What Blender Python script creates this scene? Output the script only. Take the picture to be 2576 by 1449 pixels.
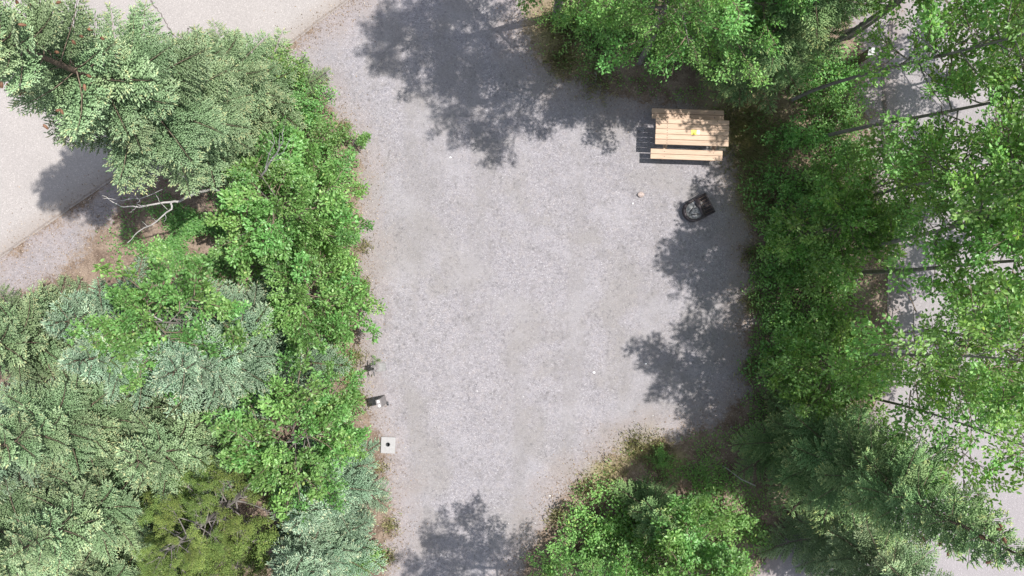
import bpy, bmesh, math, random
import numpy as np
from mathutils import Vector, Matrix, Euler

for o in list(bpy.data.objects):
    bpy.data.objects.remove(o)
SC = bpy.context.scene
COL = SC.collection
PI = math.pi

# ---------------------------------------------------------------- camera, sky, sun, exposure
H = 20.4                       # drone height in metres, looking straight down
HFOV = math.radians(66.0)
cam_d = bpy.data.cameras.new('drone_camera')
cam_d.angle = HFOV
cam_d.clip_end = 1000
cam = bpy.data.objects.new('drone_camera', cam_d)
cam.location = (0, 0, H)
COL.objects.link(cam)
SC.camera = cam

SUN_VEC = Vector((0.48, 0.095, 1.0)).normalized()      # towards the sun
SUN_EL = math.asin(SUN_VEC.z)
SUN_ROT = math.atan2(SUN_VEC.x, SUN_VEC.y)
world = bpy.data.worlds.new('World')
SC.world = world
world.use_nodes = True
wn = world.node_tree.nodes
sky = wn.new('ShaderNodeTexSky')
sky.sky_type = 'NISHITA'
sky.sun_disc = False
sky.sun_elevation = SUN_EL
sky.sun_rotation = SUN_ROT
sky.altitude = 1400
sky.dust_density = 3.0
sky.ozone_density = 0.5
hs_ = wn.new('ShaderNodeHueSaturation')            # thin bright cloud takes some blue out of the sky
hs_.inputs['Saturation'].default_value = 0.55
world.node_tree.links.new(sky.outputs[0], hs_.inputs['Color'])
world.node_tree.links.new(hs_.outputs[0], wn['Background'].inputs[0])
wn['Background'].inputs[1].default_value = 0.15
sun_d = bpy.data.lights.new('sun', 'SUN')
sun_d.energy = 4.2
sun_d.angle = math.radians(0.55)
sun_d.color = (1.0, 0.975, 0.945)
sun = bpy.data.objects.new('sun', sun_d)
sun.rotation_euler = (-SUN_VEC).to_track_quat('-Z', 'Y').to_euler()
sun.location = SUN_VEC * 60
COL.objects.link(sun)
SC.view_settings.view_transform = 'Standard'
SC.view_settings.look = 'None'
SC.view_settings.gamma = 1
SC.view_settings.use_curve_mapping = False
SC.view_settings.exposure = 0.92
SC.render.engine = 'CYCLES'
SC.cycles.max_bounces = 6
SC.cycles.transparent_max_bounces = 4

# ---------------------------------------------------------------- helpers
K = 2 * math.tan(HFOV / 2) / 2576.0
def U(u, v, z=0.0):
    """survey point of the picture (2576 wide) -> place in the world at height z"""
    s = K * (H - z)
    return np.array([(u - 1288.0) * s, (724.5 - v) * s, z])

def mesh(name, V, F, mat=None, rnd=None, smooth=True, attrs=None):
    V = np.asarray(V, dtype=np.float32).reshape(-1, 3)
    F = np.asarray(F, dtype=np.int32)
    m = bpy.data.meshes.new(name)
    n, k = F.shape
    m.vertices.add(len(V)); m.vertices.foreach_set('co', V.ravel())
    m.loops.add(n * k); m.loops.foreach_set('vertex_index', F.ravel())
    m.polygons.add(n)
    m.polygons.foreach_set('loop_start', np.arange(0, n * k, k, dtype=np.int32))
    if smooth:
        m.polygons.foreach_set('use_smooth', np.ones(n, dtype=bool))
    a = dict(attrs or {})
    if rnd is not None:
        a['rnd'] = rnd
    for key, val in a.items():
        at = m.attributes.new(key, 'FLOAT', 'POINT')
        at.data.foreach_set('value', np.asarray(val, dtype=np.float32))
    m.update(calc_edges=True)
    if mat is not None:
        m.materials.append(mat)
    return m

def obj(name, m, parent=None, loc=None, mat4=None):
    o = bpy.data.objects.new(name, m)
    COL.objects.link(o)
    if parent is not None:
        o.parent = parent
    if loc is not None:
        o.location = loc
    if mat4 is not None:
        o.matrix_basis = mat4
    return o

def tag(o, label=None, cat=None, group=None, kind=None):
    if label: o['label'] = label
    if cat: o['category'] = cat
    if group: o['group'] = group
    if kind: o['kind'] = kind
    return o

def thing(name, label, cat, loc=(0, 0, 0), rotz=0.0, group=None):
    o = bpy.data.objects.new(name, None)
    o.empty_display_size = 0.2
    COL.objects.link(o)
    o.location = loc
    o.rotation_euler = (0, 0, rotz)
    return tag(o, label, cat, group)

class MB:
    """collects triangles and quads (as triangles)"""
    def __init__(s): s.V = []; s.F = []; s.R = []; s.n = 0
    def add(s, V, F, r=0.5):
        V = np.asarray(V, float).reshape(-1, 3); F = np.asarray(F, int)
        s.V.append(V); s.F.append(F + s.n)
        s.R.append(np.full(len(V), r) if np.isscalar(r) else np.asarray(r))
        s.n += len(V)
    def box(s, c, size, rot=None, r=0.5):
        sx, sy, sz = [q / 2 for q in size]
        P = np.array([[x, y, z] for x in (-sx, sx) for y in (-sy, sy) for z in (-sz, sz)])
        if rot is not None:
            P = P @ np.array(Euler(rot).to_matrix()).T
        Q = [(0, 1, 3, 2), (4, 6, 7, 5), (0, 4, 5, 1), (2, 3, 7, 6), (0, 2, 6, 4), (1, 5, 7, 3)]
        F = [f for q in Q for f in ((q[0], q[1], q[2]), (q[0], q[2], q[3]))]
        s.add(P + np.array(c), F, r)
    def tube(s, pts, radii, sides=6, r=0.5, cap=True):
        P = np.asarray(pts, float); n = len(P)
        R = np.broadcast_to(np.asarray(radii, float), (n,)) if np.ndim(radii) else np.full(n, radii)
        T = np.gradient(P, axis=0); T /= np.linalg.norm(T, axis=1)[:, None] + 1e-9
        ref = np.array([0, 0, 1.0]) if abs(T[0, 2]) < 0.8 else np.array([1.0, 0, 0])
        V = []
        a = np.arange(sides) * 2 * PI / sides
        for i in range(n):
            x = np.cross(T[i], ref); x /= np.linalg.norm(x) + 1e-9
            y = np.cross(x, T[i])
            ref = np.cross(T[i], x) * -1 if False else ref
            V.append(P[i] + R[i] * (np.cos(a)[:, None] * x + np.sin(a)[:, None] * y))
        V = np.concatenate(V); F = []
        for i in range(n - 1):
            for j in range(sides):
                k = (j + 1) % sides
                q = (i * sides + j, i * sides + k, (i + 1) * sides + k, (i + 1) * sides + j)
                F += [(q[0], q[2], q[1]), (q[0], q[3], q[2])]
        if cap:
            for base, sg in ((0, 1), ((n - 1) * sides, -1)):
                for j in range(1, sides - 1):
                    F.append((base, base + j + 1, base + j)[::sg])
        s.add(V, F, r)
    def mesh(s, name, mat, smooth=True):
        return mesh(name, np.concatenate(s.V), np.concatenate(s.F), mat, np.concatenate(s.R), smooth)

def bevel_box_mesh(name, size, mat, bev=0.006, seg=1):
    bm = bmesh.new()
    bmesh.ops.create_cube(bm, size=1.0)
    for v in bm.verts:
        v.co = Vector((v.co.x * size[0], v.co.y * size[1], v.co.z * size[2]))
    if bev:
        bmesh.ops.bevel(bm, geom=list(bm.edges), offset=bev, segments=seg, affect='EDGES')
    m = bpy.data.meshes.new(name)
    bm.to_mesh(m); bm.free()
    if mat: m.materials.append(mat)
    return m

def spindles(P0, P1, R, rnd):
    """slim needle-clad twigs: 5 vertices, 6 triangles each"""
    P0 = np.asarray(P0); P1 = np.asarray(P1); R = np.asarray(R); n = len(P0)
    D = P1 - P0; L = np.linalg.norm(D, axis=1)[:, None]; T = D / (L + 1e-9)
    ref = np.tile(np.array([0, 0, 1.0]), (n, 1)); ref[np.abs(T[:, 2]) > 0.9] = (1, 0, 0)
    X = np.cross(T, ref); X /= np.linalg.norm(X, axis=1)[:, None]
    Y = np.cross(X, T)
    V = np.empty((n, 5, 3)); V[:, 0] = P0; V[:, 4] = P1
    M = P0 + D * 0.55
    for j in range(3):
        a = PI / 2 + j * 2 * PI / 3
        V[:, 1 + j] = M + R[:, None] * (math.cos(a) * X + math.sin(a) * Y)
    f = np.array([(0, 2, 1), (0, 3, 2), (0, 1, 3), (4, 1, 2), (4, 2, 3), (4, 3, 1)])
    F = (np.arange(n)[:, None, None] * 5 + f).reshape(-1, 3)
    return V.reshape(-1, 3), F, np.repeat(rnd, 5)

def leaves(B, D, N, L, W, rnd, fold=0.25):
    """ovate folded leaves: 6 vertices, 4 triangles each"""
    B = np.asarray(B); D = np.asarray(D); n = len(B)
    D = D / (np.linalg.norm(D, axis=1)[:, None] + 1e-9)
    S = np.cross(D, N); S /= np.linalg.norm(S, axis=1)[:, None] + 1e-9
    N = np.cross(S, D)
    L = np.asarray(L)[:, None]; W = np.asarray(W)[:, None]
    V = np.empty((n, 6, 3))
    V[:, 0] = B
    V[:, 1] = B + D * L * 0.28 + S * W * 0.46 + N * W * fold
    V[:, 2] = B + D * L * 0.66 + S * W * 0.38 + N * W * fold * 0.6
    V[:, 3] = B + D * L - N * L * 0.12
    V[:, 4] = B + D * L * 0.66 - S * W * 0.38 + N * W * fold * 0.6
    V[:, 5] = B + D * L * 0.28 - S * W * 0.46 + N * W * fold
    f = np.array([(0, 1, 2), (0, 2, 3), (0, 3, 4), (0, 4, 5)])
    F = (np.arange(n)[:, None, None] * 6 + f).reshape(-1, 3)
    return V.reshape(-1, 3), F, np.repeat(rnd, 6)

# ---------------------------------------------------------------- materials
def new_mat(name):
    m = bpy.data.materials.new(name); m.use_nodes = True
    nt = m.node_tree; nt.nodes.clear()
    out = nt.nodes.new('ShaderNodeOutputMaterial')
    return m, nt, out
def N_(nt, t, **kw):
    n = nt.nodes.new(t)
    for k, v in kw.items(): setattr(n, k, v)
    return n
def ramp(nt, src, stops, interp='LINEAR'):
    r = nt.nodes.new('ShaderNodeValToRGB'); e = r.color_ramp.elements
    r.color_ramp.interpolation = interp
    while len(e) < len(stops): e.new(0.5)
    for el, (p, c) in zip(e, stops):
        el.position = p; el.color = (c[0], c[1], c[2], 1) if len(c) == 3 else c
    nt.links.new(src, r.inputs[0]); return r.outputs[0]
def noise(nt, vec, scale, detail=3, rough=0.55, dist=0.0):
    n = nt.nodes.new('ShaderNodeTexNoise')
    n.inputs['Scale'].default_value = scale; n.inputs['Detail'].default_value = detail
    n.inputs['Roughness'].default_value = rough; n.inputs['Distortion'].default_value = dist
    if vec is not None: nt.links.new(vec, n.inputs['Vector'])
    return n.outputs['Fac']
def mixc(nt, fac, a, b, blend='MIX'):
    m = nt.nodes.new('ShaderNodeMix'); m.data_type = 'RGBA'; m.blend_type = blend
    for sock, val in ((m.inputs[0], fac), (m.inputs[6], a), (m.inputs[7], b)):
        if isinstance(val, (int, float)): sock.default_value = val
        elif isinstance(val, tuple): sock.default_value = (*val[:3], 1)
        else: nt.links.new(val, sock)
    return m.outputs[2]
def math_(nt, op, a, b=0.0, c=0.0, clamp=False):
    m = nt.nodes.new('ShaderNodeMath'); m.operation = op; m.use_clamp = clamp
    for s, v in zip(m.inputs, (a, b, c)):
        if isinstance(v, (int, float)): s.default_value = v
        else: nt.links.new(v, s)
    return m.outputs[0]
def maprange(nt, v, a, b, c=0.0, d=1.0, smooth=True):
    m = nt.nodes.new('ShaderNodeMapRange'); m.interpolation_type = 'SMOOTHSTEP' if smooth else 'LINEAR'
    m.inputs[1].default_value = a; m.inputs[2].default_value = b
    m.inputs[3].default_value = c; m.inputs[4].default_value = d
    nt.links.new(v, m.inputs[0]); return m.outputs[0]
def attr(nt, name):
    a = nt.nodes.new('ShaderNodeAttribute'); a.attribute_name = name; return a.outputs['Fac']
def principled(nt, out, col, rough=0.8, spec=0.3, metal=0.0, bump=None, bstr=0.3, bdist=0.01):
    p = nt.nodes.new('ShaderNodeBsdfPrincipled')
    for s, v in ((p.inputs['Base Color'], col), (p.inputs['Roughness'], rough)):
        if isinstance(v, (int, float)): s.default_value = v
        elif isinstance(v, tuple): s.default_value = (*v[:3], 1)
        else: nt.links.new(v, s)
    p.inputs['Specular IOR Level'].default_value = spec
    p.inputs['Metallic'].default_value = metal
    if bump is not None:
        b = nt.nodes.new('ShaderNodeBump'); b.inputs['Strength'].default_value = bstr
        b.inputs['Distance'].default_value = bdist
        nt.links.new(bump, b.inputs['Height']); nt.links.new(b.outputs[0], p.inputs['Normal'])
    if out is not None: nt.links.new(p.outputs[0], out.inputs[0])
    return p
def wpos(nt):
    return nt.nodes.new('ShaderNodeNewGeometry').outputs['Position']

def leaf_mat(name, dark, mid, light, rough=0.45, spec=0.35, trans=0.3, objvar=0.24, twig=None):
    m, nt, out = new_mat(name)
    c = ramp(nt, attr(nt, 'rnd'), [(0.0, dark), (0.5, mid), (0.92, light), (1.0, tuple(np.array(light) * (1.25, 1.02, 0.9)))])
    oi = nt.nodes.new('ShaderNodeObjectInfo')
    hsv = nt.nodes.new('ShaderNodeHueSaturation')
    nt.links.new(c, hsv.inputs['Color'])
    nt.links.new(maprange(nt, oi.outputs['Random'], 0, 1, 1 - objvar, 1 + objvar, False), hsv.inputs['Value'])
    r2 = math_(nt, 'FRACT', math_(nt, 'MULTIPLY', oi.outputs['Random'], 7.31))
    nt.links.new(maprange(nt, r2, 0, 1, 0.478, 0.512, False), hsv.inputs['Hue'])
    col = hsv.outputs[0]
    p = principled(nt, None, col, rough, spec)
    t = nt.nodes.new('ShaderNodeBsdfTranslucent')
    tc = mixc(nt, 1.0, col, (1.15, 1.15, 0.55), 'MULTIPLY'); nt.links.new(tc, t.inputs[0])
    mx = nt.nodes.new('ShaderNodeMixShader'); mx.inputs[0].default_value = trans
    nt.links.new(p.outputs[0], mx.inputs[1]); nt.links.new(t.outputs[0], mx.inputs[2])
    nt.links.new(mx.outputs[0], out.inputs[0])
    return m

def bark_mat(name, a, b, scale=9.0, rough=0.85):
    m, nt, out = new_mat(name)
    p = wpos(nt)
    n1 = noise(nt, p, scale, 5, 0.65)
    n2 = noise(nt, p, scale * 6, 3, 0.6)
    c = mixc(nt, maprange(nt, n1, 0.35, 0.65), a, b)
    c = mixc(nt, maprange(nt, n2, 0.4, 0.75), c, tuple(q * 0.55 for q in a))
    principled(nt, out, c, rough, 0.2, bump=n2, bstr=0.5, bdist=0.01)
    return m

def ground_mat():
    m, nt, out = new_mat('gravel_and_duff')
    p = wpos(nt)
    sd = attr(nt, 'pad')                       # metres inside (+) or outside (-) the gravel
    n_edge = noise(nt, p, 1.3, 6, 0.65)
    n_fine = noise(nt, p, 14, 4, 0.7)
    s2 = math_(nt, 'ADD', sd, math_(nt, 'MULTIPLY', math_(nt, 'SUBTRACT', n_edge, 0.5), 1.5))
    s2 = math_(nt, 'ADD', s2, math_(nt, 'MULTIPLY', math_(nt, 'SUBTRACT', n_fine, 0.5), 0.9))
    w = maprange(nt, s2, -0.12, 0.16)
    # gravel: stones of their own tone
    v1 = N_(nt, 'ShaderNodeTexVoronoi'); v1.inputs['Scale'].default_value = 52; nt.links.new(p, v1.inputs['Vector'])
    v2 = N_(nt, 'ShaderNodeTexVoronoi'); v2.inputs['Scale'].default_value = 17; nt.links.new(p, v2.inputs['Vector'])
    sep = N_(nt, 'ShaderNodeSeparateColor'); nt.links.new(v1.outputs['Color'], sep.inputs[0])
    sep2 = N_(nt, 'ShaderNodeSeparateColor'); nt.links.new(v2.outputs['Color'], sep2.inputs[0])
    g = ramp(nt, sep.outputs[0], [(0.0, (0.245, 0.232, 0.247)), (0.30, (0.315, 0.301, 0.319)), (0.75, (0.372, 0.355, 0.376)),
                                  (0.95, (0.425, 0.405, 0.425)), (1.0, (0.56, 0.54, 0.55))])
    g = mixc(nt, maprange(nt, sep2.outputs[1], 0.6, 1.0, 0, 0.30), g, (0.40, 0.36, 0.345))
    g = mixc(nt, maprange(nt, sep2.outputs[2], 0.82, 1.0, 0, 0.40), g, (0.21, 0.205, 0.225))
    big = noise(nt, p, 0.55, 5, 0.6, 0.4)
    g = mixc(nt, maprange(nt, big, 0.46, 0.62, 0, 0.50), g, (0.298, 0.280, 0.262))
    mid = noise(nt, p, 3.0, 7, 0.75, 0.6)
    g = mixc(nt, maprange(nt, mid, 0.50, 0.68, 0, 0.62), g, (0.240, 0.228, 0.230))
    spk = noise(nt, p, 12.0, 4, 0.75)
    g = mixc(nt, math_(nt, 'MULTIPLY', maprange(nt, spk, 0.55, 0.62), maprange(nt, mid, 0.36, 0.58, 0.1, 0.75)), g, (0.17, 0.163, 0.17))
    mp = nt.nodes.new('ShaderNodeMapping'); mp.inputs['Scale'].default_value = (0.95, 0.10, 1.0); nt.links.new(p, mp.inputs['Vector'])
    lane = noise(nt, mp.outputs[0], 1.0, 4, 0.55, 0.3)          # faint wheel lanes along the pad
    g = mixc(nt, maprange(nt, lane, 0.50, 0.66, 0, 0.42), g, (0.285, 0.27, 0.265))
    pale = noise(nt, p, 0.8, 4, 0.6)
    g = mixc(nt, maprange(nt, pale, 0.48, 0.66, 0, 0.28), g, (0.44, 0.428, 0.452))
    rim = maprange(nt, s2, 0.1, 1.1, 1.0, 0.0)
    g = mixc(nt, math_(nt, 'MULTIPLY', rim, 0.40), g, (0.35, 0.285, 0.25))
    g = mixc(nt, 1.0, g, (0.675, 0.660, 0.650), 'MULTIPLY')
    # duff: needles, dead leaves, soil
    n1 = noise(nt, p, 2.2, 5, 0.65, 0.5); n2 = noise(nt, p, 26, 4, 0.75)
    d = mixc(nt, maprange(nt, n1, 0.35, 0.68), (0.118, 0.084, 0.062), (0.222, 0.170, 0.130))
    d = mixc(nt, maprange(nt, n2, 0.52, 0.72), d, (0.33, 0.25, 0.195))
    d = mixc(nt, maprange(nt, n2, 0.46, 0.30), d, (0.055, 0.04, 0.032))
    n3 = noise(nt, p, 1.1, 4, 0.6)
    gr = attr(nt, 'moss')
    gw = math_(nt, 'MULTIPLY', gr, maprange(nt, math_(nt, 'ADD', n3, math_(nt, 'MULTIPLY', n2, 0.4)), 0.45, 0.85))
    d = mixc(nt, gw, d, (0.25, 0.225, 0.11))
    c = mixc(nt, w, d, g)
    c = mixc(nt, math_(nt, 'MULTIPLY', gw, 0.6), c, (0.25, 0.22, 0.11))
    h = math_(nt, 'ADD', math_(nt, 'MULTIPLY', v1.outputs['Distance'], -0.7), math_(nt, 'MULTIPLY', n2, 0.5))
    principled(nt, out, c, 0.93, 0.15, bump=h, bstr=0.55, bdist=0.022)
    return m

def road_mat(name, base, dark):
    m, nt, out = new_mat(name)
    p = wpos(nt)
    v1 = N_(nt, 'ShaderNodeTexVoronoi'); v1.inputs['Scale'].default_value = 55; nt.links.new(p, v1.inputs['Vector'])
    sep = N_(nt, 'ShaderNodeSeparateColor'); nt.links.new(v1.outputs['Color'], sep.inputs[0])
    b = np.array(base)
    c = ramp(nt, sep.outputs[0], [(0, tuple(b * 0.86)), (0.4, tuple(b * 0.98)), (0.92, tuple(b * 1.06)), (1.0, tuple(b * 1.35))])
    n1 = noise(nt, p, 0.6, 5, 0.6)
    c = mixc(nt, maprange(nt, n1, 0.45, 0.75, 0, 0.35), c, tuple(b * 0.80))
    n2 = noise(nt, p, 4.0, 5, 0.7)
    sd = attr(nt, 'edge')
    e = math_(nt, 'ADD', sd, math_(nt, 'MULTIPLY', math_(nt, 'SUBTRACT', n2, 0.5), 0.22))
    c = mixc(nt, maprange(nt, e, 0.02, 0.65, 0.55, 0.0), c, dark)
    line = math_(nt, 'ADD', sd, math_(nt, 'MULTIPLY', math_(nt, 'SUBTRACT', noise(nt, p, 2.5, 4, 0.6), 0.5), 0.10))
    lw = math_(nt, 'MULTIPLY', maprange(nt, line, 0.015, 0.045), maprange(nt, line, 0.10, 0.055))
    c = mixc(nt, math_(nt, 'MULTIPLY', lw, 0.6), c, (0.14, 0.115, 0.10))
    principled(nt, out, c, 0.9, 0.2, bump=v1.outputs['Distance'], bstr=0.35, bdist=0.012)
    return m

def plank_mat():
    m, nt, out = new_mat('cedar_plank')
    tc = nt.nodes.new('ShaderNodeTexCoord')
    mp = nt.nodes.new('ShaderNodeMapping'); mp.inputs['Scale'].default_value = (0.8, 14, 14)
    oi = nt.nodes.new('ShaderNodeObjectInfo')
    off = nt.nodes.new('ShaderNodeCombineXYZ')
    nt.links.new(math_(nt, 'MULTIPLY', oi.outputs['Random'], 40), off.inputs[0])
    nt.links.new(off.outputs[0], mp.inputs['Location'])
    nt.links.new(tc.outputs['Object'], mp.inputs['Vector'])
    g = noise(nt, mp.outputs[0], 3.0, 5, 0.6, 1.2)
    c = ramp(nt, g, [(0.25, (0.29, 0.19, 0.125)), (0.5, (0.405, 0.285, 0.198)), (0.8, (0.46, 0.34, 0.25))])
    hs = nt.nodes.new('ShaderNodeHueSaturation'); nt.links.new(c, hs.inputs['Color'])
    nt.links.new(maprange(nt, oi.outputs['Random'], 0, 1, 0.90, 1.08, False), hs.inputs['Value'])
    blot = noise(nt, tc.outputs['Object'], 5, 4, 0.6)
    c = mixc(nt, maprange(nt, blot, 0.55, 0.8, 0, 0.25), hs.outputs[0], (0.38, 0.29, 0.22))
    principled(nt, out, c, 0.6, 0.3, bump=g, bstr=0.15, bdist=0.004)
    return m

def plain_mat(name, col, rough=0.7, spec=0.3, metal=0.0, var=0.35, scale=14.0):
    m, nt, out = new_mat(name)
    p = wpos(nt)
    n = noise(nt, p, scale, 5, 0.65)
    b = np.array(col)
    c = mixc(nt, maprange(nt, n, 0.3, 0.7), tuple(b * (1 - var)), tuple(np.minimum(b * (1 + var * 0.6), 0.9)))
    principled(nt, out, c, rough, spec, metal, bump=n, bstr=0.2, bdist=0.006)
    return m

def rnd_mat(name, stops, rough=0.85, spec=0.2):
    m, nt, out = new_mat(name)
    principled(nt, out, ramp(nt, attr(nt, 'rnd'), stops), rough, spec)
    return m

M_ground = ground_mat()
M_road = road_mat('chip_seal_road', (0.276, 0.252, 0.236), (0.205, 0.172, 0.147))
M_road2 = road_mat('grey_road', (0.235, 0.215, 0.216), (0.20, 0.157, 0.14))
M_plank = plank_mat()
M_blue = leaf_mat('blue_spruce_needles', (0.110, 0.190, 0.110), (0.235, 0.355, 0.220), (0.370, 0.495, 0.345), 0.6, 0.2, 0.18)
M_green = leaf_mat('green_spruce_needles', (0.100, 0.165, 0.070), (0.220, 0.325, 0.160), (0.350, 0.460, 0.260), 0.6, 0.2, 0.18)
M_dark = leaf_mat('dark_spruce_needles', (0.095, 0.180, 0.068), (0.195, 0.330, 0.130), (0.315, 0.460, 0.205), 0.6, 0.2, 0.25)
M_pine = leaf_mat('yellow_pine_needles', (0.095, 0.155, 0.036), (0.205, 0.300, 0.078), (0.33, 0.43, 0.13), 0.6, 0.2, 0.20)
M_poplar = leaf_mat('poplar_leaves', (0.090, 0.200, 0.052), (0.168, 0.350, 0.098), (0.310, 0.515, 0.195), 0.36, 0.45, 0.45)
M_aspen = leaf_mat('aspen_leaves', (0.110, 0.225, 0.058), (0.195, 0.385, 0.105), (0.335, 0.540, 0.200), 0.38, 0.45, 0.50)
M_shrub = leaf_mat('shrub_leaves', (0.085, 0.200, 0.052), (0.158, 0.355, 0.096), (0.280, 0.505, 0.170), 0.42, 0.4, 0.48)
M_bark_grey = bark_mat('grey_bark', (0.20, 0.18, 0.165), (0.12, 0.105, 0.095))
M_bark_aspen = bark_mat('aspen_bark', (0.26, 0.245, 0.21), (0.16, 0.15, 0.13))
M_bark_dead = bark_mat('bleached_dead_wood', (0.38, 0.36, 0.34), (0.26, 0.24, 0.22))
M_bark_brown = bark_mat('brown_bark', (0.12, 0.088, 0.065), (0.07, 0.052, 0.04))
M_twig = plain_mat('twig_wood', (0.16, 0.12, 0.085))
M_twigd = plain_mat('grey_twig_wood', (0.30, 0.275, 0.25))
M_cone = plain_mat('spruce_cone_scales', (0.17, 0.085, 0.048), 0.7)
M_steel = plain_mat('sooty_steel', (0.066, 0.053, 0.055), 0.55, 0.4, 0.35, 0.4)
M_rust = plain_mat('rusty_grate_bars', (0.21, 0.15, 0.115), 0.6, 0.4, 0.3, 0.4, 30)
M_block = plain_mat('rough_concrete', (0.215, 0.21, 0.205), 0.9, 0.2, 0, 0.2, 20)
M_concrete = plain_mat('pale_concrete', (0.30, 0.29, 0.285), 0.85, 0.2, 0, 0.10, 20)
M_iron = plain_mat('dark_iron', (0.10, 0.10, 0.105), 0.5, 0.4, 0.3)
M_post = plain_mat('weathered_post_wood', (0.20, 0.183, 0.18), 0.85, 0.2, 0, 0.2, 22)
M_postb = plain_mat('brown_stained_post', (0.115, 0.080, 0.062), 0.75, 0.3, 0, 0.2, 22)
M_white = plain_mat('white_paint', (0.80, 0.79, 0.77), 0.5, 0.4, 0, 0.05)
M_black = plain_mat('black_paint', (0.03, 0.03, 0.033), 0.6)
M_yellow = plain_mat('yellow_sticker', (0.78, 0.66, 0.07), 0.5, 0.4, 0, 0.15)
M_rock = plain_mat('pink_granite', (0.36, 0.29, 0.26), 0.85, 0.2, 0, 0.3, 26)
M_pebble = rnd_mat('loose_gravel', [(0, (0.11, 0.105, 0.108)), (0.4, (0.185, 0.176, 0.18)), (0.8, (0.235, 0.225, 0.228)), (1.0, (0.5, 0.48, 0.47))])
M_litter = rnd_mat('dead_leaves', [(0, (0.10, 0.07, 0.045)), (0.5, (0.21, 0.15, 0.105)), (0.85, (0.32, 0.24, 0.17)), (1, (0.45, 0.39, 0.32))])
M_grass = rnd_mat('dry_and_green_grass', [(0, (0.12, 0.19, 0.045)), (0.5, (0.26, 0.26, 0.10)), (1, (0.42, 0.37, 0.20))])
def ash_mat():
    m, nt, out = new_mat('wood_ash')
    p = wpos(nt)
    n = noise(nt, p, 26, 5, 0.7)
    c = ramp(nt, n, [(0.36, (0.03, 0.03, 0.03)), (0.46, (0.30, 0.29, 0.28)), (0.62, (0.48, 0.47, 0.455))])
    principled(nt, out, c, 0.95, 0.1, bump=n, bstr=0.6, bdist=0.02)
    return m
M_ash = ash_mat()

# ---------------------------------------------------------------- ground, pad, roads
def px_poly(pts):
    return np.array([U(u, v)[:2] for u, v in pts])
def poly_sd(P, poly):
    """signed distance, positive inside"""
    d2 = np.full(len(P), 1e9); inside = np.zeros(len(P), bool)
    n = len(poly)
    for i in range(n):
        a = poly[i]; b = poly[(i + 1) % n]; e = b - a
        w = P - a
        t = np.clip((w @ e) / (e @ e + 1e-12), 0, 1)
        q = w - t[:, None] * e
        d2 = np.minimum(d2, (q ** 2).sum(1))
        c = (a[1] <= P[:, 1]) != (b[1] <= P[:, 1])
        xx = a[0] + (P[:, 1] - a[1]) * (b[0] - a[0]) / (b[1] - a[1] + 1e-12)
        inside ^= c & (P[:, 0] < xx)
    return np.sqrt(d2) * np.where(inside, 1, -1)

POLY_PAD = px_poly([(690, 150), (905, -20), (1000, -160), (1330, -160), (1310, 20), (1330, 120), (1420, 190), (1520, 225), (1640, 250),
                    (1760, 265), (1850, 300), (1855, 420), (1880, 520), (1885, 700), (1885, 850), (1880, 990),
                    (1800, 1080), (1690, 1100), (1560, 1130), (1480, 1190), (1400, 1250), (1375, 1330), (1330, 1400), (1290, 1480),
                    (1270, 1640), (960, 1640), (965, 1440), (985, 1330), (975, 1230), (955, 1120), (905, 1020), (890, 900),
                    (905, 800), (912, 700), (900, 600), (900, 480), (905, 400), (855, 300), (800, 225)])
POLY_SHOULDER = px_poly([(-60, 690), (340, 415), (700, 135), (760, 170), (720, 210), (430, 420), (300, 520), (225, 600), (150, 680), (60, 740), (-60, 780)])
POLY_ROAD = px_poly([(-900, 1300), (-60, 692), (0, 650), (170, 530), (340, 413), (520, 278), (700, 135), (885, -5), (1300, -330), (900, -700), (-200, -120), (-40, 40), (-900, 500)])
POLY_ROAD2 = px_poly([(2290, -300), (2255, 0), (2215, 150), (2225, 300), (2205, 450), (2235, 620), (2232, 780), (2238, 880), (2205, 1010),
                      (2120, 1180), (1990, 1330), (1900, 1440), (1700, 1750), (3000, 1750), (3000, -300)])
POLY_SITE2 = px_poly([(2090, -260), (2105, 30), (2150, 120), (2165, 260), (2170, 420), (2215, 560), (2300, 400), (2300, -260)])
MOSS = [(1880, 300, 90), (1900, 350, 90), (1840, 340, 60), (1640, 1125, 40), (1590, 1130, 35), (1900, 500, 60), (1690, 1160, 30), (1400, 80, 60), (1420, 150, 50), (1520, 1190, 35)]

def ground_z(X, Y):
    return 0.018 * (np.sin(X * 1.31 + 0.7) * np.cos(Y * 1.13 - 0.4) + 0.5 * np.sin(X * 3.7 + Y * 2.9)) - 0.02

def grid_attrs(P):
    pad = np.maximum.reduce([poly_sd(P, POLY_PAD), poly_sd(P, POLY_SHOULDER), poly_sd(P, POLY_SITE2) - 0.15])
    moss = np.zeros(len(P))
    for u, v, r in MOSS:
        c = U(u, v)[:2]; rr = r * K * H
        moss = np.maximum(moss, np.exp(-((P - c) ** 2).sum(1) / (rr * rr)))
    return np.clip(pad, -3, 3), moss

def grid(x0, x1, y0, y1, step):
    xs = np.arange(x0, x1 + step / 2, step); ys = np.arange(y0, y1 + step / 2, step)
    X, Y = np.meshgrid(xs, ys); nx, ny = len(xs), len(ys)
    P = np.stack([X.ravel(), Y.ravel()], 1)
    i = (np.arange(ny - 1)[:, None] * nx + np.arange(nx - 1)[None, :]).ravel()
    F = np.stack([i, i + 1, i + nx + 1, i + nx], 1)
    return P, F
def compact(P, F, *arrs):
    used = np.unique(F); mp = np.full(len(P), -1); mp[used] = np.arange(len(used))
    return (P[used], mp[F]) + tuple(a[used] for a in arrs)

STEP = 0.12
GX, GY = 16.8, 10.8
P, F = grid(-GX, GX, -GY, GY, STEP)
pad_sd, moss = grid_attrs(P)
Z = ground_z(P[:, 0], P[:, 1])
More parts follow.
